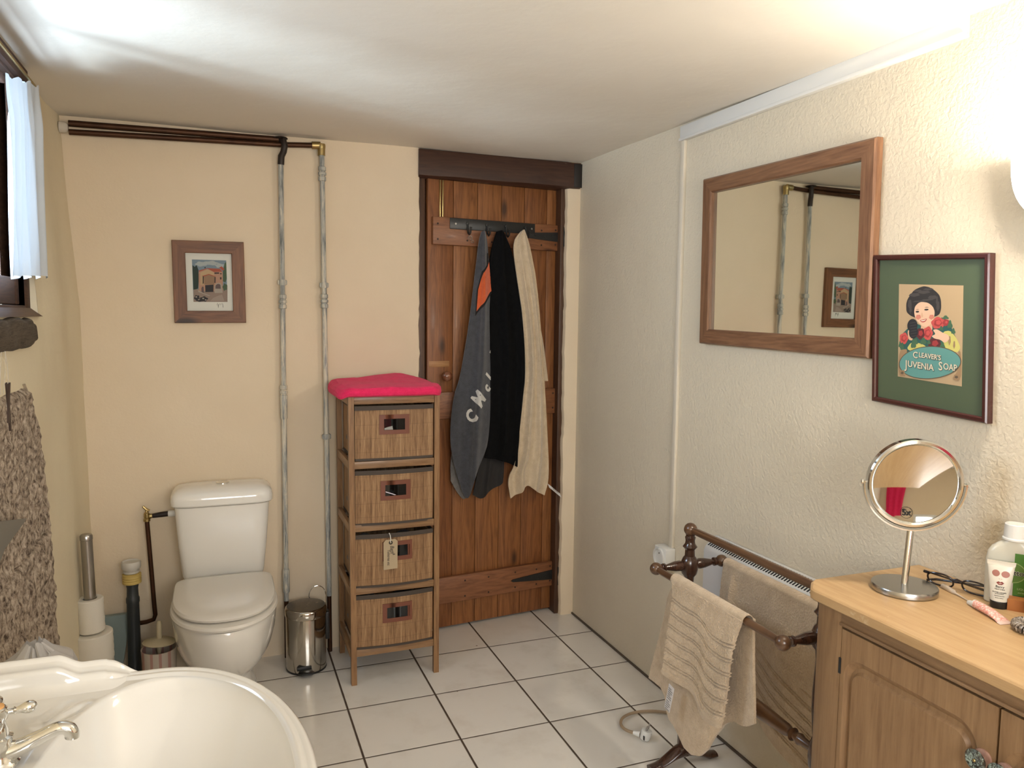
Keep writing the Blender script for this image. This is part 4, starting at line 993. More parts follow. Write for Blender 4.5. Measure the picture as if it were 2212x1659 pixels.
for yy, zz, D in ((-2.490, .688, D1), (-2.532, .686, D2)):
    g = G(); g.lathe([(.0, 0), (.012, .0), (.0185, .003), (.0190, .006), (.015, .009), (.006, .0075), (0, .007)], (.792, yy, zz), (-1, 0, 0), 32); obj('knob_disc', g, KN, D)
    g = G(); g.lathe([(.003, 0), (.002, .0015), (0, .002)], (.785, yy, zz), (-1, 0, 0), 10, False); obj('knob_screw', g, BRASS, D)
# ------------------------------------------------------------------ wall mirror
def plane(c, U, V, N):
    c, U, V, N = Vector(c), Vector(U).normalized(), Vector(V).normalized(), Vector(N).normalized()
    return lambda a, b, d=0: tuple(c + U * a + V * b + N * d)
def wallframe(c, ang): return plane(c, (0, -cos(ang), -sin(ang)), (0, sin(ang), cos(ang)) if False else (0, -sin(-ang), cos(ang)), (-1, 0, 0))
FRM = wood('reddish_pine_frame', (.235, .12, .062), (.10, .042, .021), 'Y', .35, .8, .4, .2, 0, 1.1)
FRMZ = wood('reddish_pine_frame_upright', (.235, .12, .062), (.10, .042, .021), 'Z', .35, .8, .4, .2, 0, 1.1)
def frame_parts(P, w, h, fw, th, m1, m2, parent, lip=.004, name='frame_side'):
    a, b = w / 2, h / 2
    for k in range(4):
        q = [[(-a, b), (a, b), (a - fw, b - fw), (-a + fw, b - fw)], [(a, b), (a, -b), (a - fw, -b + fw), (a - fw, b - fw)],
             [(a, -b), (-a, -b), (-a + fw, -b + fw), (a - fw, -b + fw)], [(-a, -b), (-a, b), (-a + fw, b - fw), (-a + fw, -b + fw)]][k]
        cx, cy = sum(p[0] for p in q) / 4, sum(p[1] for p in q) / 4
        def sh(e): return [(p[0] + (cx - p[0]) * 0 + (e if abs(p[0]) > a - fw - 1e-6 and abs(p[0]) < a - 1e-6 and 0 else 0), p[1]) for p in q]
        ins = [(p[0] * (a - lip) / a if abs(abs(p[0]) - a) < 1e-6 else p[0] * (a - fw + lip) / (a - fw), p[1] * (b - lip) / b if abs(abs(p[1]) - b) < 1e-6 else p[1] * (b - fw + lip) / (b - fw)) for p in q]
        g = G(); g.loft([[P(x, y, 0) for x, y in q], [P(x, y, th - lip) for x, y in q], [P(x, y, th) for x, y in ins]])
        obj(name, g, m1 if k % 2 == 0 else m2, parent)
mc = (RW - .004, -1.491, 1.629)
wm = thing('wall_mirror', 'large rectangular mirror in a reddish pine frame on the right wall', 'mirror', mc)
P = wallframe(mc, radians(.9))
frame_parts(P, .742, .560, .050, .024, FRM, FRMZ, wm, .005)
MIR = plain('mirror_glass', (.80, .84, .80), .015, 1)
g = G(); g.prism([(-.325, -.234), (.325, -.234), (.325, .234), (-.325, .234)], P, .003, .009); obj('mirror_glass', g, MIR, wm, ang=20)

# ------------------------------------------------------------------ soap poster
pc = (RW - .004, -2.031, 1.413)
po = thing('framed_poster', 'framed vintage soap advertisement with a dark haired woman on a green mount', 'picture', pc)
P = wallframe(pc, radians(3.0))
DR = Mt('dark_red_lacquer', (.045, .008, .008), .22, Coat_Weight=.4).m
frame_parts(P, .318, .372, .013, .020, DR, DR, po, .003)
flat_i = [0]
def flat(pts, name, mat, parent, Pf, d):
    g = G(); g.add([Pf(x, y, d) for x, y in pts], [tuple(range(len(pts)))]); return obj(name, g, mat, parent, ang=0)
g = G(); g.prism([(-.147, -.174), (.147, -.174), (.147, .174), (-.147, .174)], P, .004, .010); obj('green_mount', g, Mt('green_mount', (.062, .088, .045), .5, Coat_Weight=.25).m, po)
def art(cx, cy):
    s = (cx - 328) / 575.; t = (cy - 338 - 37 * s) / (825 + 75 * s)
    s = (cx - 318 - 20 * t) / (585 - 15 * t)
    return (-.088 + .176 * s + .003, .114 - .228 * t)
A = lambda *p: [art(x, y) for x, y in p]
g = G(); g.prism([(-.085, -.114), (.091, -.114), (.091, .114), (-.085, .114)], P, .0101, .0105)
paper = obj('poster_paper', g, Mt('aged_tan_paper', (.43, .31, .18), .6).m, po)
pal = dict(hair=(.018, .015, .014), hair2=(.05, .042, .04), skin=(.60, .36, .23), skin2=(.68, .45, .31), cheek=(.55, .20, .14), rose=(.50, .07, .06), rose2=(.30, .03, .03), darkrose=(.09, .012, .014), leaf=(.05, .12, .06), leaf2=(.02, .09, .08), yel=(.55, .50, .14), teal=(.10, .27, .25), ring=(.10, .07, .04), letter=(.62, .56, .42), dark=(.012, .012, .014), gold=(.30, .19, .10), lip=(.35, .03, .03), white=(.7, .65, .55))
pm = {k: plain('print_' + k, c, .55) for k, c in pal.items()}
def blob(cx, cy, rx, ry, n=28, w=.08, f=5, ph=0):
    return [art(cx + rx * (1 + w * sin(f * a + ph)) * cos(a), cy + ry * (1 + w * sin(f * a + ph)) * sin(a)) for a in [2 * pi * k / n for k in range(n)]]
lay = [0]
def closed(pts, it=2):
    P_ = [Vector(p) for p in pts]
    for _ in range(it): P_ = [q for a, b in zip(P_, P_[1:] + P_[:1]) for q in (a.lerp(b, .2), a.lerp(b, .8))]
    return P_
def pr_(pts, m, name):
    if len(pts) < 20: pts = [tuple(q) for q in closed(pts)]
    lay[0] += 1
    return flat(pts, name, pm[m], paper, P, .0106 + lay[0] * .000012)
pr_(A((350, 800), (420, 735), (500, 690), (600, 760), (720, 640), (790, 690), (830, 790), (895, 930), (870, 975), (350, 960)), 'leaf2', 'printed_foliage')
pr_(A((410, 925), (455, 860), (560, 880), (620, 930), (520, 960)), 'yel', 'printed_sleeve')
pr_(A((740, 780), (800, 770), (850, 830), (895, 930), (865, 975), (760, 930), (735, 860)), 'yel', 'printed_sleeve')
pr_(A((395, 520), (405, 480), (430, 440), (470, 395), (520, 375), (560, 366), (610, 378), (660, 410), (700, 450), (716, 500), (720, 570), (708, 620), (680, 640), (600, 650), (500, 650), (440, 625), (400, 590)), 'hair', 'printed_hair')
for c in ((470, 440, 50, 16), (560, 420, 55, 14), (640, 470, 40, 18), (430, 520, 18, 40), (690, 550, 14, 44)): pr_(blob(*c), 'hair2', 'printed_hair_highlight')
for c in ((500, 405, 40, 8), (600, 395, 44, 9), (680, 500, 9, 40), (520, 500, 60, 7), (590, 490, 50, 7), (440, 570, 12, 36)): pr_(blob(*c, w=.15), 'hair2', 'printed_hair_highlight')
pr_(A((545, 700), (640, 690), (650, 760), (600, 830), (540, 770)), 'skin', 'printed_neck')
pr_(A((474, 590), (480, 545), (510, 515), (540, 505), (600, 515), (645, 550), (665, 600), (655, 670), (625, 715), (585, 733), (545, 715), (510, 680), (484, 640)), 'skin2', 'printed_face')
pr_(blob(515, 640, 24, 22), 'cheek', 'printed_cheek'); pr_(blob(636, 645, 22, 22), 'cheek', 'printed_cheek')
for c in ((505, 592, 17, 8), (588, 577, 20, 8)): pr_(blob(*c, w=.02), 'dark', 'printed_eye')
for a in (((484, 578), (505, 568), (526, 574), (505, 573)), ((565, 560), (590, 550), (615, 560), (590, 556))): pr_(A(*a), 'hair', 'printed_eyebrow')
pr_(A((545, 600), (552, 600), (562, 640), (545, 645), (538, 636)), 'skin', 'printed_nose')
pr_(A((530, 668), (562, 664), (598, 656), (585, 682), (562, 690), (542, 684)), 'lip', 'printed_lips'); pr_(A((538, 670), (562, 670), (590, 662), (580, 674), (562, 680), (545, 678)), 'white', 'printed_smile')
for c in ((695, 700, 58, 52, 'rose'), (605, 790, 45, 60, 'rose'), (385, 825, 42, 50, 'rose'), (540, 790, 38, 50, 'darkrose'), (672, 885, 54, 52, 'darkrose'), (765, 700, 28, 30, 'rose2')):
    pr_(blob(*c[:4], ph=c[0]), c[4], 'printed_rose')
    if c[4] != 'darkrose': pr_(blob(c[0], c[1], c[2] * .6, c[3] * .6, ph=1), 'rose2', 'printed_rose_heart'); pr_(blob(c[0] + 4, c[1] - 4, c[2] * .38, c[3] * .38, ph=2), 'rose', 'printed_rose_heart')
    else: pr_(blob(c[0] + 3, c[1] - 4, c[2] * .5, c[3] * .5, ph=1), 'rose2', 'printed_rose_heart')
for c in ((760, 655, 26, 16), (800, 720, 20, 34), (830, 780, 16, 24), (500, 860, 18, 26), (620, 870, 14, 20), (350, 880, 12, 26), (725, 750, 16, 18)): pr_(blob(*c, f=3, w=.25), 'leaf', 'printed_leaf')
for c in ((800, 860, 10, 40), (840, 900, 8, 34), (480, 905, 26, 6)): pr_(blob(*c, w=.1), 'gold', 'printed_sleeve_fold')
pr_(A((650, 760), (690, 755), (740, 790), (790, 810), (800, 850), (760, 885), (720, 850), (670, 840), (640, 815), (680, 800)), 'skin2', 'printed_hand')
pr_(A((418, 760), (445, 740), (470, 790), (470, 850), (430, 840)), 'skin', 'printed_hand')
pr_(blob(463, 712, 48, 58, w=0), 'dark', 'printed_mirror'); pr_(blob(475, 775, 42, 56, w=0), 'dark', 'printed_mirror')
for k in range(6):
    y = 690 + k * 24; pr_(A((435 + k * 3, y), (500 + k * 2, y - 8), (500 + k * 2, y - 3), (435 + k * 3, y + 5)), 'hair2', 'printed_mirror_line')
for c in ((480, 880, 22, 40), (570, 860, 26, 30), (740, 910, 22, 34), (375, 900, 16, 34)): pr_(blob(*c, f=3, w=.2), 'leaf', 'printed_leaf')
pr_(A((345, 930), (420, 920), (420, 960), (360, 1000), (345, 1100), (400, 1150), (420, 1170), (345, 1160)), 'gold', 'printed_scroll'); pr_(A((870, 960), (900, 960), (905, 1225), (830, 1215), (880, 1120), (895, 1050)), 'gold', 'printed_scroll')
pr_(blob(625, 1053, 278, 148, 48, 0), 'ring', 'printed_oval_border'); pr_(blob(625, 1053, 270, 141, 48, 0), 'teal', 'printed_oval')
for a, b in ((382, 1135), (865, 1190)): pr_(blob(a, b, 26, 24, w=.1), 'gold', 'printed_rosette'); pr_(blob(a, b, 14, 12, w=.1), 'ring', 'printed_rosette')
def ptext(s_, size, cx, cy, m, d, bold, sx=1, name='lettering'):
    c0 = art(cx, cy); g = text_geo(s_, size, lambda a, b, dd: P(c0[0] + a, c0[1] + b - .02 * a, d), 0, bold, 0, sx); return obj(name, g, pm[m], paper, ang=0)
for txt, x, y, s1, sx in (('C', 502, 982, .0215, .95), ("LEAVER'S", 633, 999, .0165, .92), ('J', 420, 1064, .029, .9), ('UVENIA', 552, 1080, .021, 1.0), ('S', 730, 1092, .028, .85), ('OAP', 812, 1103, .021, .85)):
    ptext(txt, s1, x + 2, y + 2, 'dark', .0119, .0010, sx); ptext(txt, s1, x, y, 'letter', .01195, .0004, sx)

# ------------------------------------------------------------------ small house picture on the back wall
qc = (-.442, BW - .001, 1.5595)
pi_ = thing('framed_picture', 'small brown framed painting of a country house above the toilet', 'picture', qc)
P = plane(qc, (1, 0, .012), (-.012, 0, 1), (0, -1, 0))
FD = wood('brown_stained_frame', (.21, .085, .032), (.08, .028, .01), 'X', .5, .5, .8); FDZ = wood('brown_stained_frame_upright', (.21, .085, .032), (.08, .028, .01), 'Z', .5, .5, .8)
frame_parts(P, .262, .318, .047, .020, FD, FDZ, pi_, .002)
g = G(); g.prism([(-.0875, -.115), (.0875, -.115), (.0875, .115), (-.0875, .115)], P, .004, .008); mount = obj('white_mount', g, plain('white_mount', (.62, .62, .56), .6), pi_)
def art2(cx, cy):
    t = (cy - 465) / 724; s = (cx - 492 - 45 * t) / (552 - 6 * t); return (-.061 + .125 * s, .087 - .164 * t)
c2 = dict(sky=(.16, .22, .27), cloud=(.34, .38, .38), pine=(.012, .028, .022), wall=(.42, .30, .17), wallp=(.38, .22, .15), stone=(.24, .15, .09), roof=(.33, .075, .04), shade=(.03, .02, .018), ground=(.24, .18, .145), path=(.30, .24, .2), bush=(.05, .09, .045), dark=(.02, .018, .02), arch=(.33, .29, .24), gateway=(.10, .07, .07))
m2 = {k: plain('paint_' + k, c, .7) for k, c in c2.items()}
g = G(); g.prism([art2(492, 465), art2(1045, 468), art2(1083, 1188), art2(537, 1190)], P, .0081, .0084); picp = obj('painting', g, m2['sky'], pi_)
L2 = [0]
def q_(m, name, *p):
    L2[0] += 1; flat([art2(x, y) for x, y in p], name, m2[m], picp, P, .0085 + L2[0] * .00005)
def qb(m, name, cx, cy, rx, ry, w=.15, f=5): q_(m, name, *[(cx + rx * (1 + w * sin(f * a + cx)) * cos(a), cy + ry * (1 + w * sin(f * a + cx)) * sin(a)) for a in [2 * pi * k / 24 for k in range(24)]])
for c in ((640, 540, 90, 40), (800, 520, 110, 36), (940, 560, 70, 36)): qb('cloud', 'painted_cloud', *c)
q_('pine', 'painted_tree', (503, 560), (540, 590), (570, 560), (600, 640), (612, 800), (605, 960), (530, 990)); q_('bush', 'painted_tree', (1020, 520), (1045, 490), (1062, 780), (1040, 850), (1000, 830), (995, 680))
q_('ground', 'painted_ground', (530, 980), (1075, 900), (1082, 1187), (537, 1189))
q_('wallp', 'painted_house', (605, 680), (700, 625), (990, 660), (1000, 840), (1000, 1000), (615, 1000)); q_('wall', 'painted_gable', (632, 690), (745, 625), (850, 680), (865, 760), (860, 880), (640, 900))
q_('roof', 'painted_roof', (600, 655), (740, 608), (945, 615), (985, 665), (850, 672), (745, 616), (615, 672)); q_('roof', 'painted_roof', (935, 590), (975, 572), (1020, 620), (990, 650)); q_('dark', 'painted_chimney', (695, 612), (698, 590), (715, 588), (716, 610))
q_('stone', 'painted_porch', (690, 740), (775, 718), (865, 750), (860, 890), (700, 890)); q_('roof', 'painted_roof', (655, 745), (770, 708), (890, 748), (870, 752), (770, 722), (690, 752))
for p in (((672, 750), (690, 750), (692, 870), (676, 880)), ((862, 755), (880, 760), (880, 860), (862, 860)), ((950, 760), (975, 760), (976, 798), (952, 800)), ((858, 680), (935, 678), (935, 700), (860, 705)), ((950, 690), (975, 690), (975, 710), (952, 710))): q_('shade', 'painted_window', *p)
q_('dark', 'painted_barn', (715, 900), (850, 890), (850, 1015), (722, 1020)); q_('arch', 'painted_arch', (865, 1010), (868, 900), (895, 868), (930, 858), (965, 868), (985, 900), (990, 1000)); q_('gateway', 'painted_archway', (880, 960), (882, 905), (905, 880), (935, 875), (960, 890), (968, 960))
q_('arch', 'painted_steps', (875, 965), (990, 960), (1000, 1030), (870, 1035)); q_('gateway', 'painted_door', (655, 960), (668, 925), (690, 930), (700, 1040), (665, 1045)); q_('arch', 'painted_wall', (600, 985), (700, 1040), (800, 1080), (780, 1088), (610, 1020)); q_('path', 'painted_path', (850, 1120), (930, 1080), (990, 1060), (1030, 1170), (800, 1175))
for c in ((590, 1120, 42, 46), (700, 1140, 62, 42), (640, 1165, 50, 22)): qb('dark', 'painted_bush', *c)
for c in ((580, 1105, 14, 12), (690, 1130, 16, 12), (730, 1155, 14, 10), (620, 1150, 12, 9)): qb('arch', 'painted_flower', *c)
qb('bush', 'painted_bush', 1035, 930, 36, 60)
g = G(); sp_ = [art2(x, y) for x, y in ((905, 1245), (922, 1205), (930, 1245), (935, 1290), (938, 1240), (958, 1215), (965, 1245), (985, 1210), (990, 1242), (1003, 1208), (1008, 1250), (1012, 1285))]
g.tube([P(x, y, .0084) for x, y in sp_], .0006, 4); obj('signature', g, pm['dark'], mount)

# ------------------------------------------------------------------ magnifying mirror on the dresser
TZ = .849
sm = thing('vanity_mirror', 'round chrome magnifying mirror on a stem standing on the pine dresser', 'mirror', (.99, -2.158, TZ))
bc = Vector((.985, -2.155, TZ))
obj('base', G().lathe([(.066, 0), (.0675, .002), (.0675, .012), (.066, .0145), (.02, .0155), (0, .0155)], bc, n=56), plain('satin_chrome', (.45, .44, .42), .24, 1), sm)
mcx = Vector((1.000, -2.152, 1.087)); az = radians(-120); el = radians(-3)
nn = Vector((cos(az) * cos(el), sin(az) * cos(el), sin(el))); uu = Vector((0, 0, 1)).cross(nn).normalized(); vv = nn.cross(uu)
top = mcx - vv * .108
obj('stem', G().tube([bc + Vector((0, 0, .014)), (bc + Vector((0, 0, .014))).lerp(top, .5), top], .0072, 20), CHROME, sm)
g = G(); pts = [mcx + (uu * cos(a) + vv * sin(a)) * .1045 for a in [-pi - .03 + (pi + .06) * k / 48 for k in range(49)]]
R = []
for p in pts:
    r = (p - mcx).normalized(); R.append([p + r * .0015 * s1 + nn * .0075 * s2 for s1, s2 in ((-1, -1), (1, -1), (1.6, 0), (1, 1), (-1, 1))])
g.loft(R); obj('fork', g, CHROME, sm, ang=50)
for s in (-1, 1): g = G(); g.lathe([(0, 0), (.0055, 0), (.0045, .004), (0, .005)], mcx + uu * .1055 * s, uu * s, 14); g.tube([mcx + uu * .094 * s, mcx + uu * .106 * s], .003, 8); obj('pivot', g, CHROME, sm)
g = G(); g.lathe([(.089, -.010), (.094, -.012), (.0985, -.009), (.0985, .008), (.096, .0115), (.091, .012), (.0875, .009), (.086, .006)], mcx, nn, 72, False); obj('rim', g, CHROME, sm)
g = G(); Rr = .42; g.lathe([(.0, Rr - sqrt(Rr * Rr - 0) - .0035)] + [(.086 * k / 20, Rr - sqrt(Rr * Rr - (.086 * k / 20) ** 2) - .0035) for k in range(1, 21)], mcx, nn, 72, False)
gl_ = obj('magnifying_glass', g, plain('silvered_glass', (.62, .62, .60), .03, 1), sm, ang=80)
obj('plain_glass', G().lathe([(.0, -.0095), (.089, -.0095), (.089, -.008), (0, -.008)], mcx, nn, 56), MIR, sm)
cc = mcx - vv * .066 - uu * .012 + nn * .0030
# "5x" in a ring, printed on the glass
MP = lambda a, b, d=0: tuple(cc + uu * a + vv * b + nn * d)
g = text_geo('5x', .019, MP, .0012, .0005, 0, .95); g2 = G()
o = obj('magnification_mark', g, INK, gl_, ang=0)
g = G(); R = [[MP(r * cos(a), r * sin(a), .0012) for a in [2 * pi * k / 40 for k in range(40)]] for r in (.0120, .0128)]; g.loft(R, False); obj('mark_ring', g, INK, gl_, ang=0)

# glasses
gs = thing('reading_glasses', 'black framed folded glasses lying on the dresser behind the mirror', 'glasses', (1.10, -2.19, TZ))
ga, gb2 = Vector((1.070, -2.135, TZ + .0175)), Vector((1.115, -2.262, TZ + .0175))
gu = (gb2 - ga).normalized(); gn = Vector((-gu.y, gu.x, 0)); gn = gn if gn.x < 0 else -gn; gv = (Vector((0, 0, 1)) * .82 - gn * -.35).normalized(); gn2 = gu.cross(gv)
gc = (ga + gb2) / 2; BLG = plain('black_acetate', (.012, .008, .010), .18)
g = G(); LG = G()
def lens_ring(c0, r0):
    return [gc + gu * (c0 + .0265 * math.copysign(abs(cos(a)) ** .8, cos(a)) * r0) + gv * (.0165 * math.copysign(abs(sin(a)) ** .8, sin(a)) * r0 - .001) for a in [2 * pi * k / 40 for k in range(41)]]
for c0 in (-.0355, .0355):
    g.tube(lens_ring(c0, 1.0), .0020, 8, False); LG.loft([[p + gn2 * .0006 for p in lens_ring(c0, .97)[:-1]], [p - gn2 * .0006 for p in lens_ring(c0, .97)[:-1]]])
g.tube([gc + gu * -.010 + gv * .006, gc + gv * .010, gc + gu * .010 + gv * .006], .0026, 8)
for s in (-1, 1): g.tube([gc + gu * .060 * s + gv * .011, gc + gu * .068 * s + gv * .012, gc + gu * .070 * s + gv * .010 - gn * .006], .0032, 8)
obj('front_frame', g, BLG, gs)
lm = clear_glass('spectacle_lens'); obj('lenses', LG, lm.m, gs)
for s in (-1, 1):
    e0 = gc + gu * .068 * s + gv * .010 - gn * .008
    e1 = gc - gu * .050 * s - gn * (.016 if s > 0 else .022); e1.z = TZ + .010; e2 = gc - gu * .068 * s - gn * (.012 if s > 0 else .018); e2.z = TZ + .0045
    obj('temple', G().tube([e0, e0.lerp(e1, .3), e0.lerp(e1, .7), e1, e2], [.0022, .0022, .0024, .0030, .0026], 8), BLG, gs)

# bottles and tubes
NV = Vector((-.80, -.60, 0)); UV = Vector((.60, -.80, 0))
def face(c): c = Vector(c); return lambda a, b, d=0: tuple(c + UV * a + Vector((0, 0, 1)) * b + NV * d)
def ovl(c, hw, hd, z, n=40, p=2.6): return [tuple(Vector(c) + UV * hw * math.copysign(abs(cos(a)) ** (2 / p), cos(a)) + NV * hd * math.copysign(abs(sin(a)) ** (2 / p), sin(a)) + Vector((0, 0, z))) for a in [2 * pi * k / n for k in range(n)]]
tc = (1.090, -2.296, TZ)
tu = thing('cream_tube', 'small white hand cream tube with a printed face, standing on its black cap', 'tube', tc)
obj('cap', G().loft([ovl(tc, .0145, .0120, 0, p=2), ovl(tc, .0155, .013, .002, p=2), ovl(tc, .016, .0135, .014, p=2), ovl(tc, .0145, .012, .0155, p=2)]), plain('black_cap', (.012, .012, .014), .3), tu)
body = G().loft([ovl(tc, .0155, .013, .0155, p=2), ovl(tc, .0175, .0125, .03, p=2), ovl(tc, .021, .011, .06, p=2), ovl(tc, .0235, .005, .083, p=2), ovl(tc, .0245, .0022, .090, p=2)])
obj('tube_body', body, plain('white_cream_plastic', (.68, .65, .56), .3), tu)
TT = Mt('clear_crimp_plastic', (.62, .58, .50), .25).m
obj('crimp', G().loft([ovl(tc, .0245, .0022, .090, p=6), ovl(tc, .0255, .0012, .0925, p=6), ovl(tc, .026, .0012, .0985, p=6)]), TT, tu)
F = face(tc)
def deco(polys, name, m, parent, target, off=.0004, cut=.004):
    g = G()
    for p in polys: g.add([F(a, b, .06) for a, b in p], [tuple(range(len(p)))])
    return obj(name, project(g, target, -NV, off, cut), m, parent, ang=60)
RB = plain('brown_pink_print', (.34, .14, .11), .5)
deco([ell(-.0085, .074, .0068, .0065), ell(.0085, .0735, .0074, .0065)], 'printed_rose_eyes', RB, tu, body)
deco([[(-.007, .0555), (-.003, .0585), (0, .057), (.003, .0585), (.007, .0555), (.003, .0515), (-.003, .0515)]], 'printed_lips', plain('dark_lips_print', (.22, .035, .03), .4), tu, body)
deco([[(-.004, .0545), (0, .0555), (.004, .0545), (0, .0535)]], 'printed_teeth', plain('pale_print', (.6, .5, .45), .5), tu, body, .0007)
deco([[(-.004, .0635), (-.001, .063), (-.001, .064)], [(.001, .063), (.004, .0635), (.001, .064)]], 'printed_nose', RB, tu, body)
h = G()
for s_, z, sz in (('Berry', .047, .0068), ('Hand Cream', .042, .0035), ('BUTTER CARAMEL', .0352, .0030), ('& COCONUT', .0322, .0026), ('softening hand cream', .028, .0021), ('30 ml e 1.0 fl oz', .0235, .0022)):
    q = text_geo(s_, sz, lambda a, b, d, z=z: F(a, z + b, .06), 0, .0001); h.add(q.v, q.f)
obj('printed_text', project(h, body, -NV, .0004, .004), pm['dark'], tu, ang=60)

bc2 = (1.131, -2.293, TZ)
bo = thing('disinfectant_bottle', 'white plastic bottle with green label and white cap against the right wall', 'bottle', bc2)
def bo_r(z, w, d, p=3): return ovl(bc2, w, d, z, 48, p)
body = G().loft([bo_r(0, .046, .0135), bo_r(.003, .049, .0155), (bo_r(.06, .050, .016)), bo_r(.092, .050, .016), bo_r(.110, .047, .016), bo_r(.122, .040, .0155), bo_r(.130, .030, .0155, 2.4), bo_r(.136, .0205, .016, 2), bo_r(.139, .0195, .016, 2)])
t = Mt('translucent_white_bottle', (.56, .54, .46), .25, Subsurface_Weight=0); obj('body', body, t.m, bo)
c_ = G().lathe([(.0225, .139), (.0235, .140), (.0235, .143), (.0215, .145), (.0205, .172), (.019, .1735), (0, .1735)], bc2, n=40); obj('cap', c_, WHITEP, bo)
F = face(bc2)
deco([[(.001, .012), (.040, .012), (.042, .06), (.040, .100), (.030, .110), (.015, .114), (.001, .114)]], 'green_label', plain('bright_green_label', (.06, .19, .025), .35), bo, body, .0004)
deco([[(-.040, .012), (.0, .012), (.0, .050), (-.040, .050)]], 'white_label', plain('white_label_gloss', (.6, .6, .58), .35), bo, body, .0004)
deco([[(.003, .012), (.040, .012), (.040, .026), (.003, .026)]], 'dark_green_band', plain('dark_green_label', (.01, .09, .04), .35), bo, body, .0007)
deco([ell(-.003, .073, .0255, .0222)], 'logo_ring', plain('pale_green_ring', (.30, .42, .16), .4), bo, body, .0008)
deco([ell(-.003, .073, .0238, .0205)], 'logo_oval', plain('logo_green', (.10, .21, .04), .35), bo, body, .0011)
h = text_geo('Dettol', .0150, lambda a, b, d: F(a + .002, b + .073, .06), 0, .0007); h = project(h, body, -NV, .0014, .004); obj('logo_outline', h, plain('white_print_gloss', (.65, .66, .62), .4), bo, ang=60)
h = text_geo('Dettol', .0150, lambda a, b, d: F(a + .002, b + .073, .06), 0, .0002); h = project(h, body, -NV, .0018, .004); obj('logo_text', h, INK, bo, ang=60)
h = text_geo('LIQUID', .006, lambda a, b, d: F(a + .018, b + .040, .06), 0, .0001); h2 = text_geo('ANTISEPTIC', .0038, lambda a, b, d: F(a + .020, b + .032, .06), 0, .0001); h.add(h2.v, h2.f)
obj('label_text', project(h, body, -NV, .0012, .004), plain('pale_green_print', (.35, .5, .25), .5), bo, ang=60)

F0 = face((1.106, -2.330, TZ))
g = G(); g.prism([(-.022, 0), (.024, 0), (.024, .024), (-.022, .024)], F0, .0, -.03); bx = obj('orange_box', g, Mt('orange_brown_box', (.36, .13, .035), .4).m, loc=(1.106, -2.33, TZ))
tag(bx, 'small orange-brown box in front of the green labelled bottle', 'box')
g = G().lathe([(.014, 0), (.015, .002), (.015, .10), (.012, .104), (.012, .13), (0, .131)], (1.098, -2.372, TZ), n=28)
tag(obj('dark_bottle', g, plain('dark_bottle_plastic', (.018, .012, .012), .25), loc=(1.098, -2.372, TZ)), 'slim dark bottle at the right edge beside the orange-brown box', 'bottle')
# pink ointment tube
po_ = thing('ointment_tube', 'pink and white ointment tube lying on the dresser top', 'tube', (1.03, -2.32, TZ))
p0, p1 = Vector((1.044, -2.266, TZ + .009)), Vector((1.018, -2.372, TZ + .004)); ud = (p1 - p0).normalized(); wd = Vector((-ud.y, ud.x, 0))
def otr(t_, w, h_): c = p0 + ud * t_; return [tuple(Vector((c.x, c.y, 0)) + wd * w * cos(a) + Vector((0, 0, TZ + h_ + h_ * sin(a)))) for a in [2 * pi * k / 28 for k in range(28)]]
obj('nozzle_cap', G().loft([otr(-.004, .0035, .0042), otr(0, .0042, .0052), otr(.014, .0055, .0065), otr(.0145, .008, .0085), otr(.018, .0085, .0085)]), WHITEP, po_)
tb_ = G().loft([otr(.018, .0085, .0085), otr(.035, .0095, .0085), otr(.06, .0115, .0075), otr(.085, .0135, .0045), otr(.094, .0145, .0018)])
t = Mt('pink_tube_print', (.7, .4, .35), .35); v = t.coord((1, 1, 1), rot=(0, 0, radians(14))); n = t.noise(v, 260, 3, .6)
t.set('Base Color', t.ramp(n, [(.42, (.66, .26, .21)), (.52, (.70, .40, .34)), (.6, (.72, .60, .54))])); obj('tube_body', tb_, t.m, po_)
obj('crimp', G().loft([otr(.094, .0145, .0018), otr(.096, .0150, .0010), otr(.104, .0155, .0008)]), plain('pale_pink_crimp', (.66, .48, .43), .4), po_)
# clear pipette tube
g = G(); q0, q1 = Vector((1.082, -2.172, TZ + .004)), Vector((1.056, -2.262, TZ + .002))
g.tube([q0, q0.lerp(q1, .25), q0.lerp(q1, .4), q0.lerp(q1, .45), q1], [.0065, .0062, .0055, .0022, .0010], 12)
t = Mt('cloudy_plastic', (.68, .56, .44), .2, Transmission_Weight=.35)
tag(obj('clear_applicator', g, t.m, loc=tuple(q0)), 'clear pointed plastic applicator lying between mirror base and pink tube', 'applicator')
# hair tie coil
g = G(); c0 = Vector((1.030, -2.408, TZ + .0105)); pts = []
for k in range(400):
    a = 2 * pi * k / 400; b = a * 26; r = .0255 + .0072 * cos(b); pts.append(c0 + Vector((cos(a) * r, sin(a) * r, .0072 * sin(b))))
g.tube(pts + [pts[0]], .0030, 6, False)
t = Mt('brown_grey_coil', (.2, .16, .13), .3); t.set('Base Color', t.ramp(t.noise(t.coord(), 240, 3), [(.4, (.07, .05, .04)), (.6, (.36, .31, .26))]))
tag(obj('hair_coil', g, t.m, loc=tuple(c0)), 'brown-grey spiral hair tie lying beside the pink tube', 'hair tie')

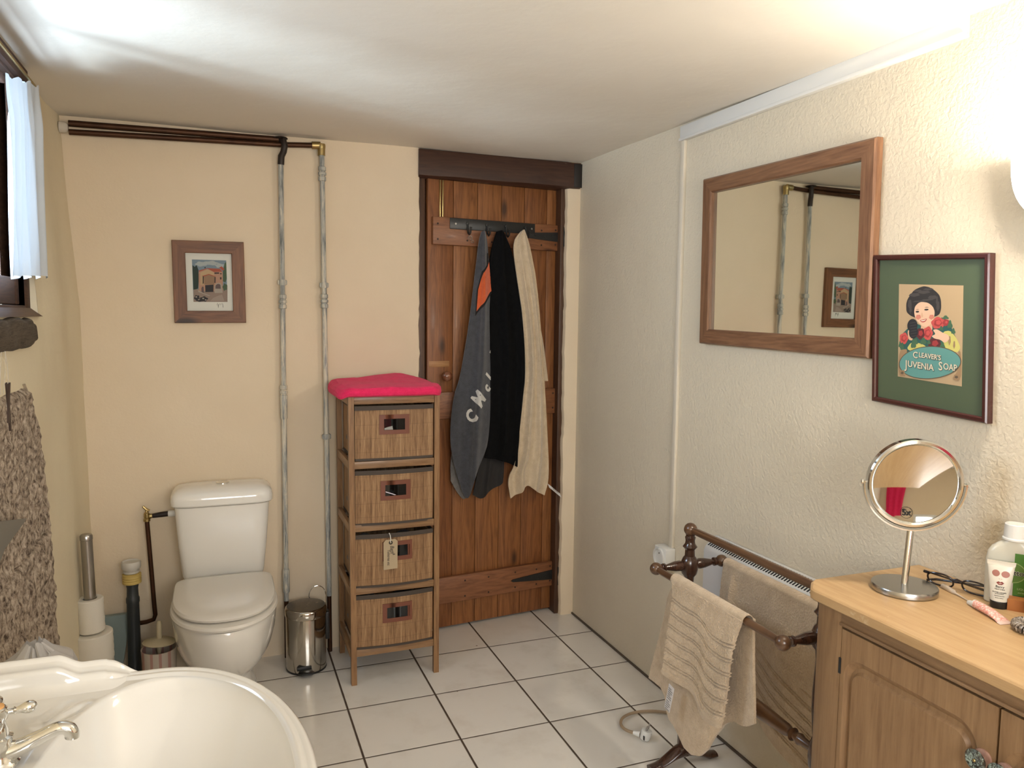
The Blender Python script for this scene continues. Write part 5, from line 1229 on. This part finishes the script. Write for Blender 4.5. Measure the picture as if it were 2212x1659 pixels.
# ------------------------------------------------------------------ washbasin
BCX, BCY = -.495, -2.38
ba = thing('washbasin', 'large white pedestal washbasin with a moulded raised back edge in the foreground', 'washbasin', (-.6, BCY, 0))
YB1, YB2, XB = -2.022, -2.738, -.872
def outl(a):
    """distance from the bowl centre to the outer edge in direction a"""
    c, s = cos(a), sin(a); lo, hi = 0, .7
    def inside(r):
        x, y = BCX + r * c, BCY + r * s
        if x < XB: return False
        if x < -.53: return abs(y - BCY) < .358 - .004 * sstep(-.6, -.53, x)
        return abs((x + .53) / .224) ** 2.05 + abs((y - BCY) / .354) ** 2.05 < 1
    for _ in range(30):
        m = (lo + hi) / 2
        if inside(m): lo = m
        else: hi = m
    return lo
def bowlr(a):
    c, s = abs(cos(a)), abs(sin(a)); p = 2.3; return (((c / .162) ** p + (s / .322) ** p)) ** (-1 / p)
NA = 220; RI = []
def deckz(x, y):
    # fanned soap grooves beside the tap
    px_, py_ = x + .690, y + 2.20
    r = sqrt(px_ ** 2 + py_ ** 2); th = atan2(py_, px_)
    w = sstep(.035, .055, r) * sstep(.125, .10, r) * sstep(.10, .22, th) * sstep(1.45, 1.3, th)
    px2, py2 = x + .690, y + 2.56
    return .850 - .0055 * w * (.5 + .5 * cos(th * 22))
dirs = [2 * pi * k / NA for k in range(NA)]
prof = [(.02, -.155), (.2, -.152), (.4, -.142), (.58, -.122), (.72, -.094), (.83, -.064), (.91, -.036), (.96, -.020), (.985, -.011), (.998, -.004), (1.004, -.0012), (1.015, .0)]
for f, dz_ in prof: RI.append([(BCX + bowlr(a) * f * cos(a), BCY + bowlr(a) * f * sin(a), .849 + dz_) for a in dirs])
for t_ in [.06 + .94 * k / 26 for k in range(27)]:
    ring = []
    for a in dirs:
        r0, r1 = bowlr(a) * 1.02, outl(a) - .028; r = r0 + (r1 - r0) * t_; x, y = BCX + r * cos(a), BCY + r * sin(a)
        ring.append((x, y, deckz(x, y)))
    RI.append(ring)
def edge(dr, z): return [(BCX + (outl(a) + dr) * cos(a), BCY + (outl(a) + dr) * sin(a), z) for a in dirs]
RI += [edge(-.026, .8505), edge(-.022, .8535), edge(-.018, .8540), edge(-.0145, .8528), edge(-.012, .8535), edge(-.008, .8550), edge(-.004, .8545), edge(-.001, .852), edge(0, .8475), edge(.0005, .842), edge(-.002, .836), edge(-.006, .832), edge(-.006, .828), edge(-.010, .824), edge(-.020, .815), edge(-.035, .795)]
for s_, z in ((.86, .76), (.72, .70), (.5, .66), (.3, .645)): RI.append([(BCX - .06 * (1 - s_) + outl(a) * s_ * cos(a), BCY + outl(a) * s_ * sin(a), z) for a in dirs])
obj('basin', G().loft(RI), PORCB, ba, ang=60)
# raised edge: along the side, round the corner, along the wall and back
def uh(s):     # height above the deck against x (side run)
    return lerp_h(s)
def hx(x): return .049 - .016 * sstep(-.664, -.628, x) - .003 * sstep(-.61, -.57, x) if x < -.592 else .030 * (1 - sstep(-.592, -.541, x))
path = []
for k in range(70): x = -.538 - (.842 - .538) * k / 69; path.append((x, YB1, max(hx(x), .0)))
cr = .0
for k in range(1, 60): path.append((-.842, YB1 + (YB2 - YB1) * k / 60, .049 + .022 * sstep(.15, .35, k / 60) * sstep(.85, .65, k / 60)))
for k in range(70): x = -.842 + (.842 - .538) * k / 69; path.append((x, YB2, max(hx(x), .0)))
g = G(); R = []
n = len(path)
for i, (x, y, h) in enumerate(path):
    if i < 70: ny = (0, -1)
    elif i < 129: ny = (1, 0)
    else: ny = (0, 1)
    if i == 69: ny = (1, -1)
    if i == 129: ny = (1, 1)
    q = .3 + .7 * min(h / .03, 1); ks_ = .25 + .75 * sstep(0, .03, h)
    # section: outer foot, outer face, top bead, step, inner bead, slope to the deck
    sec = [(-.0005, -.012), (0, .3 * h), (0, h - .005 * q), (.003, h - .001), (.007, h), (.0105, h - .002 * q), (.012, h - .006 * q), (.0135, h - .0075 * q), (.019, h - .010 * q), (.024, h - .0115 * q), (.028, h - .0105 * q), (.0315, h - .013 * q), (.033, max(h - .019 * q, .35 * h)), (.0345, .35 * h), (.038, .008 * min(h / .03, 1)), (.046, .002 * min(h / .03, 1)), (.055, -.001), (.05, -.012)]
    R.append([(x + ny[0] * d_ * ks_, y + ny[1] * d_ * ks_, .8495 + z) for d_, z in sec])
g.loft(R, True, True); obj('raised_edge', g, PORCB, ba, ang=60)
g = G(); g.lathe([(.022, 0), (.026, .002), (.024, .004), (.012, .0045), (.0, .003)], (BCX - .03, BCY, .6955), n=28); obj('drain', g, CHROME, ba)
g = G(); g.loft([ [(-.60 + rx * cos(a), BCY + ry * sin(a), z) for a in [2 * pi * k / 40 for k in range(40)]] for z, rx, ry in ((0, .12, .14), (.03, .12, .14), (.06, .095, .11), (.35, .075, .085), (.6, .09, .10), (.70, .14, .17), (.74, .15, .18))]); obj('pedestal', g, PORCB, ba)
def tap(y0, lab, face_dir=1, hot=(.62, .33, .12)):
    X, Y, Z = -.694, y0, .8495
    T = thing('basin_tap', lab, 'tap', (X, Y, Z), 'chrome pillar taps on the washbasin')
    g = G(); g.lathe([(.0225, 0), (.024, .002), (.024, .005), (.019, .010), (.0165, .022), (.0165, .034), (.0175, .036), (.0175, .040), (.013, .042), (.0125, .050), (.0105, .056), (.0095, .062)], (X, Y, Z), n=36); obj('tap_body', g, CHROME, T)
    g = G(); sp_ = [(X - .002, Y, Z + .016), (X + .02, Y, Z + .020), (X + .042, Y, Z + .029), (X + .060, Y, Z + .037), (X + .072, Y, Z + .040), (X + .081, Y, Z + .037), (X + .085, Y, Z + .029), (X + .0845, Y, Z + .024)]
    g.tube([tuple(p) for p in smoothed(sp_, 2)], [.0145 + 0 * k for k in range(1)] * 1 if False else [max(.0088, .0150 - .0075 * min(k / 14, 1) + .0016 * sstep(16, 22, k)) for k in range(len(smoothed(sp_, 2)))], 20); obj('spout', g, CHROME, T)
    g = G(); hz = Z + .070; g.lathe([(.0095, -.010), (.0125, -.006), (.0135, .002), (.0125, .008), (.0105, .010), (.0, .0105)], (X, Y, hz), n=28)
    for k in range(4):
        a = radians(12) + pi / 2 * k; d_ = Vector((cos(a), sin(a), .04)); g.lathe([(.0052, .008), (.0036, .014), (.0036, .018), (.0055, .020), (.0036, .022), (.0048, .026), (.0070, .031), (.0082, .036), (.0070, .0415), (.004, .0445), (0, .0455)], (X, Y, hz), d_, 18)
    obj('cross_handle', g, CHROME, T)
    g = G(); g.lathe([(.0098, .0095), (.009, .0120), (.005, .0135), (0, .014)], (X, Y, hz), n=24); obj('ceramic_disc', g, plain('peach_enamel_%d' % int(-y0 * 100), hot, .25), T)
tap(-2.252, 'chrome cross-handle tap with peach enamel cap at the far end of the basin')
tap(-2.505, 'chrome cross-handle tap with pale cap at the near end of the basin', hot=(.6, .6, .58))

# ------------------------------------------------------------------ things behind the photographer, seen only in the round mirror
g = G(); g.sheet(lambda u, v: (1.00 + .42 * (u - .5) * (.6 + .4 * v) - .1, FY + .04 + .012 * sin(u * 18) + .01, 1.02 - .96 * v), 40, 20, (0, -.01, 0))
tag(obj('pink_towel', g, PINK, loc=(.9, FY + .05, .06), ang=0), 'pink towel hanging on the wall behind the photographer', 'towel')

# ------------------------------------------------------------------ light
W = bpy.data.worlds.new('World'); SC.world = W; W.use_nodes = True; nt = W.node_tree
sky = nt.nodes.new('ShaderNodeTexSky'); sky.sky_type = 'NISHITA'; sky.sun_disc = False; sky.sun_elevation = radians(35); sky.sun_rotation = radians(120)
nt.links.new(sky.outputs[0], nt.nodes['Background'].inputs[0]); nt.nodes['Background'].inputs[1].default_value = .16
def area(name, loc, target, sx, sy, e, col, spread=180):
    l = bpy.data.lights.new(name, 'AREA'); l.shape = 'RECTANGLE'; l.size = sx; l.size_y = sy; l.energy = e; l.color = col; l.spread = radians(spread)
    o = bpy.data.objects.new(name, l); COL.objects.link(o); o.location = loc
    o.rotation_euler = (Vector(target) - Vector(loc)).to_track_quat('-Z', 'Y').to_euler(); return o
# skylight entering by the window
area('window_daylight', (-1.30, -1.26, 1.78), (0, -1.26, 1.55), .95, .64, 44, (.72, .86, 1.0), 170)
# glare thrown up from the bright ground outside
area('ground_glare', (-3.0, -2.47, .95), (-.9, -1.30, 1.95), .45, .45, 13, (.78, .92, 1.0), 60)
area('rear_fill_light', (-.1, FY - .12, 1.5), (-.1, 0, 1.2), 1.2, .95, 46, (1.0, .98, .95), 180)  # fill light added to brighten the room, shining in by the made-up rear window
struct('ground_outside', G().box(-12, -1.35, -10, 6, -.6, -.5), plain('pale_gravel', (.45, .43, .38), .9))

# ------------------------------------------------------------------ camera (26 mm phone lens held slightly downwards)
cd = bpy.data.cameras.new('camera'); cam = bpy.data.objects.new('camera', cd); COL.objects.link(cam); SC.camera = cam
cd.sensor_width = 36; cd.lens = 1651.6 / 2212 * 36; cd.clip_start = .02
yw, pt2, rl = -.36779653, -.08873964, .01196176
fwd = Vector((-sin(yw) * cos(pt2), cos(yw) * cos(pt2), sin(pt2))); rt = Vector((cos(yw), sin(yw), 0)); up = rt.cross(fwd)
r2 = rt * cos(rl) + up * sin(rl); u2 = -rt * sin(rl) + up * cos(rl)
cam.matrix_world = Matrix(((r2.x, u2.x, -fwd.x, -.41686), (r2.y, u2.y, -fwd.y, -3.37294), (r2.z, u2.z, -fwd.z, 1.44153), (0, 0, 0, 1)))
vs = SC.view_settings; SC.display_settings.display_device = 'sRGB'; vs.view_transform = 'Standard'; vs.look = 'None'; vs.gamma = 1; vs.use_curve_mapping = False; vs.exposure = 0
SC.cycles.use_denoising = True; SC.cycles.max_bounces = 10; SC.cycles.diffuse_bounces = 5; SC.cycles.transparent_max_bounces = 12; SC.cycles.sample_clamp_indirect = 6; SC.cycles.caustics_reflective = False; SC.cycles.caustics_refractive = False
for o in list(bpy.data.objects):
    if '_w' in o: del o['_w']
